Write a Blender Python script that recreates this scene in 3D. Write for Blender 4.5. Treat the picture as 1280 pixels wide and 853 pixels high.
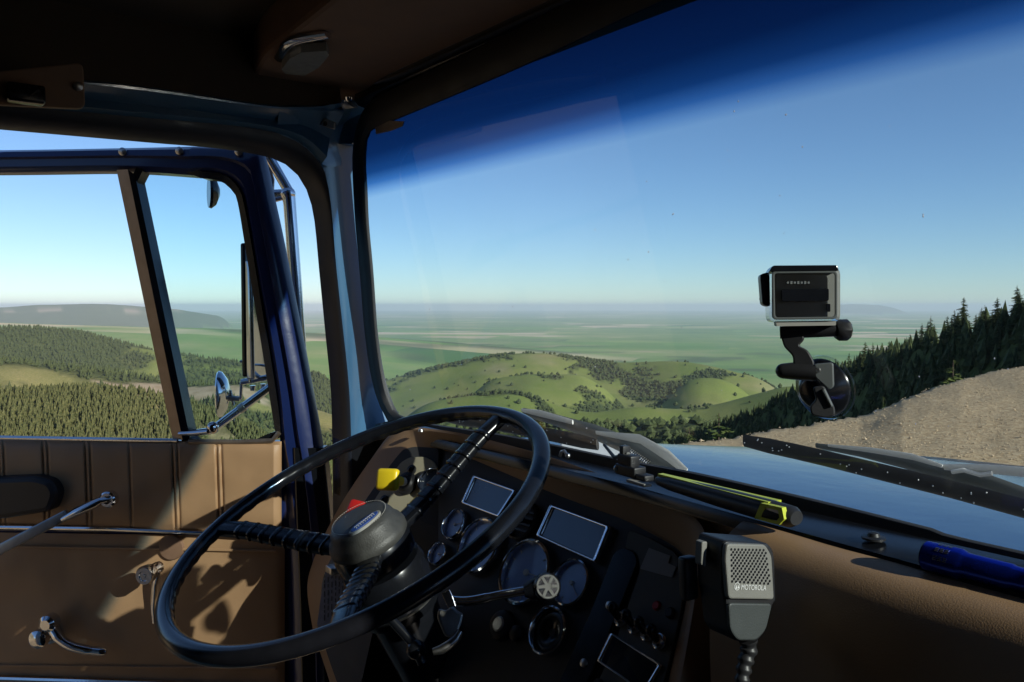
import bpy, bmesh, math, random
import numpy as np
from mathutils import Vector, Matrix, noise as mnoise
random.seed(7); np.random.seed(7)
for o in list(bpy.data.objects): bpy.data.objects.remove(o)
S = bpy.context.scene; COL = S.collection
# ------------------------------------------------------------------ camera, sky, sun, exposure
FPX = 1040.0; HORIZON = 383.0; PITCH = math.atan((426.5-HORIZON)/FPX)
cam = bpy.data.cameras.new('camera'); cam.sensor_width = 36; cam.lens = FPX/1280*36
cam.clip_start = .02; cam.clip_end = 250000
co = bpy.data.objects.new('camera', cam); COL.objects.link(co)
co.location = (0,0,0); co.rotation_euler = (math.pi/2-PITCH, 0, 0); S.camera = co
cam.dof.use_dof = False
SUN_TO = Vector((.518,-.453,.31)).normalized()
sun_el = math.asin(SUN_TO.z); sun_az = math.atan2(SUN_TO.x, SUN_TO.y)
w = bpy.data.worlds.new('World'); S.world = w; w.use_nodes = True
wn = w.node_tree; bg = wn.nodes['Background']; sk = wn.nodes.new('ShaderNodeTexSky')
sk.sky_type = 'NISHITA'; sk.sun_disc = False; sk.sun_elevation = sun_el; sk.sun_rotation = sun_az
sk.altitude = 1500; sk.air_density = 1.0; sk.dust_density = 0; sk.ozone_density = 3.0
tn = wn.nodes.new('ShaderNodeMix'); tn.data_type='RGBA'; tn.blend_type='MULTIPLY'; tn.inputs[0].default_value=1; tn.inputs[7].default_value=(.95,1.06,1.2,1)
wn.links.new(sk.outputs[0], tn.inputs[6]); wn.links.new(tn.outputs[2], bg.inputs[0]); bg.inputs[1].default_value = .088
sl = bpy.data.lights.new('sun', 'SUN'); sl.energy = 5.0; sl.angle = math.radians(.5); sl.color = (1,.93,.82)
so = bpy.data.objects.new('sun', sl); COL.objects.link(so); so.rotation_euler = SUN_TO.to_track_quat('Z','Y').to_euler()
so.location = (10,-10,20)
S.view_settings.view_transform = 'Standard'; S.view_settings.look = 'None'; S.view_settings.gamma = 1
S.view_settings.exposure = 0.28
S.cycles.max_bounces = 8; S.cycles.transparent_max_bounces = 24; S.cycles.volume_bounces = 0; S.cycles.diffuse_bounces = 3

# ------------------------------------------------------------------ frames and rays
F = Vector((.8,.6,0)); L = Vector((-.6,.8,0)); U = Vector((0,0,1))     # truck forward, left, up
def W(f,l,u): return F*f + L*l + U*u
def ray(px,py):
    x=(px-640)/FPX; z=-(py-426.5)/FPX; c,s=math.cos(PITCH),math.sin(PITCH)
    return Vector((x, c+z*s, -s+z*c))
def nrm(yaw,tilt):
    yaw,tilt=math.radians(yaw),math.radians(tilt)
    h=-F*math.cos(yaw)+L*math.sin(yaw); return h*math.cos(tilt)+U*math.sin(tilt)
class Plane:
    def __init__(s,o,n): s.o=Vector(o); s.n=Vector(n).normalized()
    def at(s,px,py,off=0):
        r=ray(px,py); return r*(((s.o+s.n*off).dot(s.n))/r.dot(s.n))
    def pts(s,ps,off=0): return [s.at(p[0],p[1],off) for p in ps]
    def axes(s):
        ex=s.n.cross(U); 
        ex=ex.normalized() if ex.length>1e-3 else L.copy()
        return ex, s.n.cross(ex).normalized()
WS  = Plane(W(.80,0,-.215), -(F+U*.17))          # windshield, normal to the inside
PAN = Plane(ray(660,717)*1.165, nrm(-4,30))       # gauge panel
LPL = Plane(PAN.at(550,600), nrm(-24,28))        # left wing of the panel
DOOR= Plane((0,1.611,0), (-.07,-1,0))            # open door, inner face towards the camera
OPEN= Plane(W(0,1.46,0), -L)

# ------------------------------------------------------------------ materials
MATS={}
def mat(name, col, rough=.5, metal=0, var=.15, vscale=30, bump=0, bscale=60, spec=.5, coat=0, obj=False, sheen=0):
    if name in MATS: return MATS[name]
    m=bpy.data.materials.new(name); m.use_nodes=True; n=m.node_tree; b=n.nodes['Principled BSDF']
    tc=n.nodes.new('ShaderNodeNewGeometry' if not obj else 'ShaderNodeTexCoord')
    P=tc.outputs['Position'] if not obj else tc.outputs['Object']
    ns=n.nodes.new('ShaderNodeTexNoise'); ns.inputs['Scale'].default_value=vscale; ns.inputs['Detail'].default_value=6
    n.links.new(P,ns.inputs['Vector'])
    mx=n.nodes.new('ShaderNodeMix'); mx.data_type='RGBA'
    mx.inputs[6].default_value=(*[c*(1-var) for c in col],1); mx.inputs[7].default_value=(*[min(1,c*(1+var)) for c in col],1)
    n.links.new(ns.outputs['Fac'],mx.inputs[0]); n.links.new(mx.outputs[2],b.inputs['Base Color'])
    mr=n.nodes.new('ShaderNodeMapRange'); mr.inputs[3].default_value=max(.02,rough*.8); mr.inputs[4].default_value=min(1,rough*1.25)
    n.links.new(ns.outputs['Fac'],mr.inputs[0]); n.links.new(mr.outputs[0],b.inputs['Roughness'])
    b.inputs['Metallic'].default_value=metal; b.inputs['Specular IOR Level'].default_value=spec
    b.inputs['Coat Weight'].default_value=coat
    if coat: b.inputs['Coat Roughness'].default_value=.08
    if bump:
        n2=n.nodes.new('ShaderNodeTexNoise'); n2.inputs['Scale'].default_value=bscale; n2.inputs['Detail'].default_value=5
        n.links.new(P,n2.inputs['Vector']); bp=n.nodes.new('ShaderNodeBump'); bp.inputs['Strength'].default_value=bump
        bp.inputs['Distance'].default_value=.5/bscale if not obj else .02
        n.links.new(n2.outputs['Fac'],bp.inputs['Height']); n.links.new(bp.outputs[0],b.inputs['Normal'])
    MATS[name]=m; return m
M={}
M['black']=mat('black_plastic',(.018,.018,.02),.42,var=.3,bump=.15,bscale=900)
M['rubber']=mat('black_rubber',(.02,.02,.022),.6,var=.3,bump=.2,bscale=500)
M['gloss']=mat('glossy_black',(.008,.009,.012),.2,var=.3,vscale=60)
M['panel']=mat('dark_panel',(.045,.045,.048),.6,var=.25,bump=.3,bscale=1400)
M['olive']=mat('grey_panel',(.11,.11,.095),.6,var=.2,bump=.3,bscale=1400)
M['tan']=mat('tan_vinyl',(.37,.225,.12),.5,var=.26,vscale=7,bump=.35,bscale=700)
M['brown']=mat('brown_vinyl',(.20,.115,.07),.6,var=.2,vscale=14,bump=.35,bscale=700)
M['beige']=mat('beige_plate',(.42,.38,.27),.5,var=.08)
M['headliner']=mat('brown_headliner',(.23,.13,.08),.9,var=.2,vscale=20,bump=.3,bscale=500)
M['ceiling']=mat('dark_ceiling',(.09,.065,.045),.9,var=.2,vscale=20,bump=.3,bscale=300)
M['blue']=mat('navy_paint',(.010,.022,.10),.3,var=.18,vscale=12,bump=.06,bscale=60,coat=.5)
M['pillar']=mat('steel_blue_paint',(.05,.14,.26),.32,var=.12,vscale=9,bump=.05,bscale=50,coat=.4)
M['shade_blue']=mat('shaded_blue_paint',(.04,.115,.21),.35,var=.2,vscale=9,bump=.05,bscale=50,coat=.3)  # the pillar's blue, darkened in colour for the shade near the roof
M['hood']=mat('hood_paint',(.015,.045,.12),.14,var=.10,vscale=3,bump=.02,bscale=12,spec=.4)
M['chrome']=mat('chrome',(.75,.76,.78),.12,1,var=.08,vscale=80,bump=.03,bscale=200)
M['steel']=mat('brushed_steel',(.5,.49,.47),.32,1,var=.25,vscale=60,bump=.1,bscale=300)
M['bronze']=mat('worn_bronze',(.30,.24,.19),.4,.8,var=.3,vscale=40)
M['cowl']=mat('grey_cowl',(.58,.58,.56),.6,var=.15,bump=.2,bscale=300)
M['yellow']=mat('yellow_plastic',(.85,.62,.02),.35,var=.05)
M['lime']=mat('lime_plastic',(.55,.62,.04),.4,var=.08)
M['red']=mat('red_plastic',(.6,.02,.015),.35,var=.05)
M['dial']=mat('sky_tinted_dial',(.28,.40,.75),.3,var=.2,coat=.6)  # blue stands in for sky reflected in the gauge glass
M['darkdial']=mat('dark_dial',(.03,.04,.065),.12,var=.2,coat=1)
M['white']=mat('white_marking',(.7,.7,.68),.5,var=.05)
M['grey']=mat('grey_plastic',(.34,.33,.30),.5,var=.1,bump=.2,bscale=900)
M['darkgrey']=mat('dark_grey_plastic',(.10,.11,.11),.45,var=.15,bump=.2,bscale=900)
M['insert']=mat('blue_insert',(.03,.08,.32),.3,var=.3,vscale=200)
M['leather']=mat('charcoal_leather',(.055,.055,.052),.45,var=.3,vscale=90,bump=.5,bscale=500)
M['dull']=mat('dull_grey_enamel',(.16,.16,.155),.85,var=.1,spec=.1)
M['micgrey']=mat('grey_face_plastic',(.20,.195,.175),.5,var=.15,bump=.3,bscale=700)
M['micdark']=mat('charcoal_shell_plastic',(.045,.052,.052),.5,var=.2,bump=.3,bscale=700)
M['strip']=mat('navy_rubber',(.016,.020,.032),.5,var=.25,bump=.15,bscale=300)
M['torch']=mat('blue_anodised',(.015,.05,.55),.25,.9,var=.1,bump=.05)
M['amber']=mat('amber_plastic',(.5,.18,.03),.4,var=.1)
M['lens']=mat('lens_plastic',(.28,.27,.24),.15,var=.2,vscale=100)
M['paper']=mat('worn_paper',(.30,.29,.33),.8,var=.3,vscale=90)
M['sticker']=mat('dull_label',(.32,.32,.31),.5,var=.1)

def glass(name, tint, band=False, dust=.012, ior=1.45):
    m=bpy.data.materials.new(name); m.use_nodes=True; n=m.node_tree; n.nodes.clear()
    out=n.nodes.new('ShaderNodeOutputMaterial'); tr=n.nodes.new('ShaderNodeBsdfTransparent'); gl=n.nodes.new('ShaderNodeBsdfGlossy')
    gl.inputs['Roughness'].default_value=.02; gl.inputs['Color'].default_value=(.9,.9,.9,1)
    fr=n.nodes.new('ShaderNodeFresnel'); fr.inputs['IOR'].default_value=ior
    mx=n.nodes.new('ShaderNodeMixShader'); n.links.new(fr.outputs[0],mx.inputs[0])
    tr.inputs['Color'].default_value=(*tint,1)
    if band:
        g=n.nodes.new('ShaderNodeNewGeometry'); sp=n.nodes.new('ShaderNodeSeparateXYZ'); n.links.new(g.outputs['Position'],sp.inputs[0])
        rp=n.nodes.new('ShaderNodeValToRGB'); mr=n.nodes.new('ShaderNodeMapRange')
        mr.inputs[1].default_value=.19; mr.inputs[2].default_value=.40
        n.links.new(sp.outputs['Z'],mr.inputs[0]); n.links.new(mr.outputs[0],rp.inputs[0])
        e=rp.color_ramp.elements; e[0].position=.0; e[0].color=(*tint,1); e[1].position=1.0; e[1].color=(.003,.014,.055,1)
        for p,c in((.06,tint),(.115,(.52,.70,.85)),(.18,(.14,.34,.60)),(.27,(.03,.125,.29)),(.42,(.010,.050,.14))):
            q=e.new(p); q.color=(*c,1)
        n.links.new(rp.outputs[0],tr.inputs['Color'])
    n.links.new(tr.outputs[0],mx.inputs[1]); n.links.new(gl.outputs[0],mx.inputs[2])
    # thin film of road dust on the pane
    d=n.nodes.new('ShaderNodeBsdfDiffuse'); d.inputs['Color'].default_value=(.55,.52,.45,1)
    g2=n.nodes.new('ShaderNodeNewGeometry'); ns=n.nodes.new('ShaderNodeTexNoise'); ns.inputs['Scale'].default_value=5; ns.inputs['Detail'].default_value=7
    n.links.new(g2.outputs['Position'],ns.inputs['Vector']); mr2=n.nodes.new('ShaderNodeMapRange')
    mr2.inputs[1].default_value=.35; mr2.inputs[2].default_value=.75; mr2.inputs[3].default_value=dust*.3; mr2.inputs[4].default_value=dust
    n.links.new(ns.outputs['Fac'],mr2.inputs[0])
    v=n.nodes.new('ShaderNodeTexVoronoi'); v.inputs['Scale'].default_value=38; n.links.new(g2.outputs['Position'],v.inputs['Vector'])
    lt=n.nodes.new('ShaderNodeMath'); lt.operation='LESS_THAN'; lt.inputs[1].default_value=.022; n.links.new(v.outputs['Distance'],lt.inputs[0])
    sc=n.nodes.new('ShaderNodeSeparateColor'); n.links.new(v.outputs['Color'],sc.inputs[0])
    gt=n.nodes.new('ShaderNodeMath'); gt.operation='GREATER_THAN'; gt.inputs[1].default_value=.93; n.links.new(sc.outputs[0],gt.inputs[0])
    ml=n.nodes.new('ShaderNodeMath'); ml.operation='MULTIPLY'; n.links.new(lt.outputs[0],ml.inputs[0]); n.links.new(gt.outputs[0],ml.inputs[1])
    m2=n.nodes.new('ShaderNodeMath'); m2.operation='MULTIPLY'; m2.inputs[1].default_value=.35; n.links.new(ml.outputs[0],m2.inputs[0])
    ad=n.nodes.new('ShaderNodeMath'); ad.operation='ADD'; n.links.new(m2.outputs[0],ad.inputs[0]); n.links.new(mr2.outputs[0],ad.inputs[1])
    mx2=n.nodes.new('ShaderNodeMixShader'); n.links.new(ad.outputs[0],mx2.inputs[0]); n.links.new(mx.outputs[0],mx2.inputs[1]); n.links.new(d.outputs[0],mx2.inputs[2])
    n.links.new(mx2.outputs[0],out.inputs[0]); MATS[name]=m; return m
M['wsglass']=glass('windshield_glass',(.84,.94,.955),band=True,dust=.034)
M['ventglass']=glass('vent_glass',(.80,.95,.96),dust=.006)
M['caseglass']=glass('clear_case',(.86,.88,.89),dust=.02,ior=1.25)

# ------------------------------------------------------------------ mesh building helpers
class MB:
    """collects shapes in world coordinates; build() links them as ONE mesh object"""
    def __init__(s): s.v=[]; s.f=[]; s.m=[]; s.sm=[]; s.mats=[]; s.cur=0; s.smooth=True
    def use(s,m):
        if m not in s.mats: s.mats.append(m)
        s.cur=s.mats.index(m); return s
    def add(s,vs,fs,smooth=None):
        b=len(s.v); s.v+= [Vector(v) for v in vs]; s.f+=[[b+i for i in f] for f in fs]
        s.m+=[s.cur]*len(fs); s.sm+=[s.smooth if smooth is None else smooth]*len(fs); return s
    def box(s,o,ax,ay,az,h,r=0):
        """bevelled box: centre, three unit axes, half sizes"""
        bm=bmesh.new(); bmesh.ops.create_cube(bm,size=2)
        for v in bm.verts: v.co=Vector((v.co.x*h[0],v.co.y*h[1],v.co.z*h[2]))
        if r: bmesh.ops.bevel(bm,geom=bm.edges[:],offset=r,segments=3,affect='EDGES',profile=.5)
        bm.verts.index_update()
        vs=[o+ax*v.co.x+ay*v.co.y+az*v.co.z for v in bm.verts]; fs=[[v.index for v in f.verts] for f in bm.faces]; bm.free()
        return s.add(vs,fs,True if r else False)
    def tube(s,path,r,n=12,flat=1.0,cap=True,up=None):
        path=[Vector(p) for p in path]; k=len(path)
        rs=r if isinstance(r,(list,tuple)) else [r]*k
        vs=[];fs=[]; prev=None
        for i,p in enumerate(path):
            t=(path[min(i+1,k-1)]-path[max(i-1,0)]).normalized()
            if prev is None:
                a=up if up is not None else (U if abs(t.z)<.9 else F)
                x=(a-t*a.dot(t)).normalized()
            else: x=(prev-t*prev.dot(t)).normalized()
            prev=x; y=t.cross(x)
            for j in range(n):
                q=2*math.pi*j/n; vs.append(p+x*math.cos(q)*rs[i]*flat+y*math.sin(q)*rs[i])
        for i in range(k-1):
            for j in range(n):
                a=i*n+j;b=i*n+(j+1)%n; fs.append([a,b,b+n,a+n])
        if cap: fs.append(list(range(n))[::-1]); fs.append([(k-1)*n+j for j in range(n)])
        return s.add(vs,fs)
    def lathe(s,o,ax,prof,n=32,cap=True,sx=1):
        """profile = [(distance along axis, radius)]"""
        ax=ax.normalized(); a=U if abs(ax.z)<.9 else F; x=(a-ax*a.dot(ax)).normalized(); y=ax.cross(x)
        vs=[];fs=[]
        for h,r in prof:
            for j in range(n):
                q=2*math.pi*j/n; vs.append(o+ax*h+x*math.cos(q)*r*sx+y*math.sin(q)*r)
        for i in range(len(prof)-1):
            for j in range(n):
                p=i*n+j;q=i*n+(j+1)%n; fs.append([p,q,q+n,p+n])
        if cap: fs.append(list(range(n))[::-1]); fs.append([(len(prof)-1)*n+j for j in range(n)])
        return s.add(vs,fs)
    def prism(s,pts,d,r=0):
        """closed outline pts (3D, coplanar) extruded by vector d, optional bevel of the front rim"""
        pts=[Vector(p) for p in pts]; n=len(pts); 
        if r:
            c=sum(pts,Vector())/n; inn=offset_loop(pts,r)
            dd=d.normalized()
            rings=[inn,[ (a*.3+b*.7)+dd*r*.3 for a,b in zip(inn,pts)],[p+dd*r for p in pts],[p+d for p in pts]]
        else: rings=[pts,[p+d for p in pts]]
        vs=[p for R in rings for p in R]; fs=[]
        for i in range(len(rings)-1):
            for j in range(n):
                a=i*n+j;b=i*n+(j+1)%n; fs.append([a,a+n,b+n,b])
        fs.append(list(range(n))); fs.append([(len(rings)-1)*n+j for j in range(n)][::-1])
        return s.add(vs,fs,bool(r) and False)
    def ring(s,outer,inner,d,r=0):
        """frame between two outlines with the same count of points, extruded by d"""
        outer=[Vector(p) for p in outer]; inner=[Vector(p) for p in inner]; n=len(outer)
        dd=d.normalized()
        if r:
            mo=[o_+(i_-o_).normalized()*r for o_,i_ in zip(outer,inner)]; mi=[i_+(o_-i_).normalized()*r for o_,i_ in zip(outer,inner)]
            R=[[p+d for p in outer],[p+dd*r for p in outer],[p*.7+q*.3+dd*r*.3 for p,q in zip(outer,mo)],mo,mi,[p*.7+q*.3+dd*r*.3 for p,q in zip(inner,mi)],[p+dd*r for p in inner],[p+d for p in inner]]
        else: R=[[p+d for p in outer],outer,inner,[p+d for p in inner]]
        vs=[p for Q in R for p in Q]; fs=[]; k=len(R)
        for i in range(k):
            for j in range(n):
                i2=(i+1)%k; fs.append([i*n+j,i*n+(j+1)%n,i2*n+(j+1)%n,i2*n+j])
        return s.add(vs,fs)
    def loft(s,curves,closed=False,thick=None):
        """surface through curves with equal counts; thick = vector function or Vector giving a back skin"""
        n=len(curves[0]); k=len(curves); vs=[Vector(p) for c in curves for p in c]; fs=[]
        m=n if closed else n-1
        for i in range(k-1):
            for j in range(m): fs.append([i*n+j,i*n+(j+1)%n,(i+1)*n+(j+1)%n,(i+1)*n+j])
        if thick is not None:
            N=len(vs); vs+= [v+thick for v in vs[:N]]; fs+=[[q+N for q in f][::-1] for f in fs[:]]
            for j in range(m):
                j2=(j+1)%n; fs.append([j,j+N,j2+N,j2]); b=(k-1)*n; fs.append([b+j,b+j2,b+j2+N,b+j+N])
            if not closed:
                for i in range(k-1):
                    fs.append([i*n,(i+1)*n,(i+1)*n+N,i*n+N]); e=n-1; fs.append([i*n+e,i*n+e+N,(i+1)*n+e+N,(i+1)*n+e])
        return s.add(vs,fs)
    def ball(s,o,r,seg=16,rings=10,sc=(1,1,1),ax=None):
        vs=[];fs=[]
        ax=ax or (Vector((1,0,0)),Vector((0,1,0)),U)
        for i in range(1,rings):
            t=math.pi*i/rings
            for j in range(seg):
                q=2*math.pi*j/seg; vs.append(o+ax[0]*r*sc[0]*math.sin(t)*math.cos(q)+ax[1]*r*sc[1]*math.sin(t)*math.sin(q)+ax[2]*r*sc[2]*math.cos(t))
        a=len(vs); vs.append(o+ax[2]*r*sc[2]); vs.append(o-ax[2]*r*sc[2])
        for i in range(rings-2):
            for j in range(seg): fs.append([i*seg+j,(i+1)*seg+j,(i+1)*seg+(j+1)%seg,i*seg+(j+1)%seg])
        for j in range(seg): fs.append([a,j,(j+1)%seg]); fs.append([a+1,(rings-2)*seg+(j+1)%seg,(rings-2)*seg+j])
        return s.add(vs,fs)
    def build(s,name,m=None,parent=None,origin=None):
        if m is not None and not s.mats: s.mats=[m]
        elif m is not None: s.mats[0]=m if s.mats[0] is None else s.mats[0]
        V_=np.array([tuple(v) for v in s.v]); lo,hi=V_.min(0),V_.max(0)
        org=Vector(origin) if origin is not None else Vector(((lo[0]+hi[0])/2,(lo[1]+hi[1])/2,lo[2]))
        me=bpy.data.meshes.new(name); me.from_pydata([tuple(v-org) for v in s.v],[],s.f)
        for q in s.mats: me.materials.append(q)
        me.polygons.foreach_set('material_index',s.m); me.polygons.foreach_set('use_smooth',s.sm)
        bm=bmesh.new(); bm.from_mesh(me); bmesh.ops.recalc_face_normals(bm,faces=bm.faces[:])
        for e in bm.edges:
            if len(e.link_faces)==2 and e.calc_face_angle(0)>.7: e.smooth=False
        bm.to_mesh(me); bm.free()
        o=bpy.data.objects.new(name,me); COL.objects.link(o)
        o['_w']=tuple(org)
        if parent is not None:
            o.parent=parent; o.location=org-Vector(parent['_w'])
        else: o.location=org
        return o
def offset_loop(pts,r):
    n=len(pts); c=sum(pts,Vector())/n; nv=Vector()
    for i in range(n): nv+= (pts[i]-c).cross(pts[(i+1)%n]-c)
    nv.normalize(); out=[]
    for i in range(n):
        t=(pts[(i+1)%n]-pts[i-1]).normalized(); out.append(pts[i]+nv.cross(t)*r)
    return out
def tag(o,label,cat,group=None,kind=None):
    if label: o['label']=label
    if cat: o['category']=cat
    if group: o['group']=group
    if kind: o['kind']=kind
    return o
def empty(name,loc,label=None,cat=None,group=None,parent=None):
    o=bpy.data.objects.new(name,None); COL.objects.link(o); o.empty_display_size=.1; o['_w']=tuple(loc)
    o.location=Vector(loc) if parent is None else Vector(loc)-Vector(parent['_w'])
    if parent is not None: o.parent=parent
    return tag(o,label,cat,group)
def cr(pts,n=6,closed=False):
    """Catmull-Rom through points (tuples or Vectors)"""
    P=[Vector(p) for p in pts]; k=len(P); out=[]
    for i in range(k if closed else k-1):
        if closed: a,b,c,d=P[i-1],P[i],P[(i+1)%k],P[(i+2)%k]
        else: a,b,c,d=P[max(i-1,0)],P[i],P[i+1],P[min(i+2,k-1)]
        for j in range(n):
            t=j/n; out.append(.5*((2*b)+(c-a)*t+(2*a-5*b+4*c-d)*t*t+(3*b-a-3*c+d)*t**3))
    if not closed: out.append(P[-1])
    return out
def resample(pts,n,closed=False):
    P=[Vector(p) for p in pts]; 
    if closed: P=P+[P[0]]
    d=[0]
    for a,b in zip(P,P[1:]): d.append(d[-1]+(b-a).length)
    out=[]; m=n if closed else n-1
    for i in range(n):
        t=d[-1]*i/m; j=0
        while j<len(d)-2 and d[j+1]<t: j+=1
        u=(t-d[j])/max(1e-9,d[j+1]-d[j]); out.append(P[j].lerp(P[j+1],min(1,u)))
    return out
def rrect(pts,r,k=5):
    """round the corners of a coplanar polygon"""
    P=[Vector(p) for p in pts]; out=[]; n=len(P)
    for i in range(n):
        a,b,c=P[i-1],P[i],P[(i+1)%n]; r1=min(r,(a-b).length*.45,(c-b).length*.45)
        p=b+(a-b).normalized()*r1; q=b+(c-b).normalized()*r1
        for j in range(k+1):
            t=j/k; out.append(p*(1-t)**2+b*2*t*(1-t)+q*t*t)
    return out

# ================================================================== TERRAIN
def hash2(ix,iy,seed):
    h=(ix.astype(np.int64)*374761393+iy.astype(np.int64)*668265263+seed*1442695041)&0xffffffff
    h=((h^(h>>13))*1274126177)&0xffffffff; return ((h^(h>>16))&0xffff)/65535.
def vnoise(x,y,seed=0):
    ix=np.floor(x);iy=np.floor(y);fx=x-ix;fy=y-iy; fx=fx*fx*(3-2*fx);fy=fy*fy*(3-2*fy)
    a=hash2(ix,iy,seed);b=hash2(ix+1,iy,seed);c=hash2(ix,iy+1,seed);d=hash2(ix+1,iy+1,seed)
    return (a*(1-fx)+b*fx)*(1-fy)+(c*(1-fx)+d*fx)*fy
def fbm(x,y,o=4,seed=0):
    r=0;a=.5;t=0
    for i in range(o): r=r+a*vnoise(x*2**i+17.3*i,y*2**i+9.1*i,seed+i);t+=a;a*=.5
    return r/t
def zray(px,py):   # height per metre of horizontal range along a pixel's ray
    v=[ray(a,b) for a,b in zip(px,py)]; return np.array([q.z/math.hypot(q.x,q.y) for q in v])
AZF=lambda px: math.degrees(math.atan2((px-640)/FPX,1))
PLAIN=-500.
# ridge layers: px, py of the crest, range, front slope, back slope, roundness, noise
LAY=[
 dict(n='mesa',px=[-900,-300,0,50,130,190,220,262,330],py=[386,380,385,380,380,383,386,393,402],r=[21000]*9,sf=.16,sb=.3,w=150,na=.0016,nl=900),
 dict(n='range',px=[880,940,1000,1040,1070,1100,1150,1230],py=[388,383,381.5,381,379,381,382,388],r=[60000]*8,sf=.1,sb=.2,w=900,na=.0006,nl=4000),
 dict(n='foot',px=[-900,0,120,260,420,560,720,860],py=[405,404,407,412,418,430,444,455],r=[9500,9500,9000,8800,8600,8300,8000,7800],sf=.05,sb=.05,w=500,na=.002,nl=900),
 dict(n='left1',rel=7,px=[-900,-200,0,60,100,150,190,260,340,450],py=[395,408,413,410,413,426,437,447,462,478],r=[3200,3100,3000,3000,3000,3000,2900,2800,2700,2600],sf=.30,sb=.3,w=60,na=.006,nl=330),
 dict(n='left2',px=[-900,-200,0,60,100,160,215,300,360,480],py=[440,450,455,457,461,471,484,480,500,540],r=[1700,1700,1650,1650,1600,1600,1550,1500,1500,1400],sf=.26,sb=.3,w=40,na=.006,nl=170),
 dict(n='left3',px=[-900,-200,0,100,170,215,260,300,330,420,480],py=[470,485,494,489,493,506,520,536,550,600,640],r=[520,510,500,500,500,490,480,470,460,420,400],sf=.33,sb=.4,w=14,na=.006,nl=50),
 dict(n='hill',rel=11,px=[340,430,480,520,560,600,650,700,725,750,800,830,860,900,940,990,1060],py=[492,485,477,462,455,446,440.5,443,448,451.5,456,452,453,461,472,484,505],r=[2500,2500,2520,2540,2560,2580,2600,2600,2590,2570,2520,2480,2440,2400,2360,2330,2300],sf=.26,sb=.3,w=60,na=.0045,nl=300),
 dict(n='spur',rel=8,px=[520,560,600,660,720,770,800,830],py=[505,492,477,467,470,481,492,505],r=[2100]*8,sf=.24,sb=.28,w=30,na=.004,nl=200),
 dict(n='spurb',rel=8,px=[770,800,840,880,930,970,1010],py=[505,490,477,474,479,490,500],r=[1850]*7,sf=.24,sb=.28,w=30,na=.004,nl=200),
 dict(n='fold',rel=9,px=[440,500,560,600,650,690,740,770,800,850,890,930,990,1100],py=[520,508,500,492,489,505,522,514,509,516,510,498,480,470],r=[1500]*6+[1450]*8,sf=.30,sb=.30,w=25,na=.004,nl=160),
 dict(n='low',px=[300,420,520,640,700,760,830,900,960],py=[600,560,545,530,533,540,533,522,510],r=[760,760,740,720,700,700,690,680,660],sf=.34,sb=.3,w=20,na=.006,nl=80),
 dict(n='right',px=[760,840,900,960,1040,1100,1150,1200,1280,1400,1600,1900],py=[600,556,534,512,474,450,433,418,400,368,310,210],r=[520,480,430,380,310,260,225,200,175,150,140,150],sf=.62,sb=.35,w=6,na=.006,nl=25),  # rising crest beyond the right edge is added, unseen, to shade this slope
]
for l in LAY:
    l['az']=np.array([AZF(p) for p in l['px']]); l['zr']=zray(l['px'],l['py']); l['r']=np.array(l['r'],float)
def smooth_table(l,sg):
    g=np.arange(l['az'][0],l['az'][-1]+.1,.1); k=np.arange(-30,31)*.1; w_=np.exp(-(k/sg)**2/2); w_/=w_.sum()
    for q in('zr','r'):
        v=np.interp(g,l['az'],l[q]); v=np.convolve(np.pad(v,30,mode='edge'),w_,'valid'); l[q]=v
    l['az']=g
for l in LAY: smooth_table(l,1.1 if l['n'] in('hill','fold','low') else .5)
GP=dict(px=[-2500,-200,415,700,840,950,1080,1130,1200,1280,1400,1700,2600],py=[690,680,655,600,556,543,516,498,473,457,432,400,330],r=[9,9.,9.5,10.5,13,14,16.5,17.5,20,22,25,30,34])
GP['az']=np.array([AZF(p) for p in GP['px']]); GP['zr']=zray(GP['px'],GP['py']); GP['r']=np.array(GP['r'],float)
GROUND=-2.35
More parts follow.
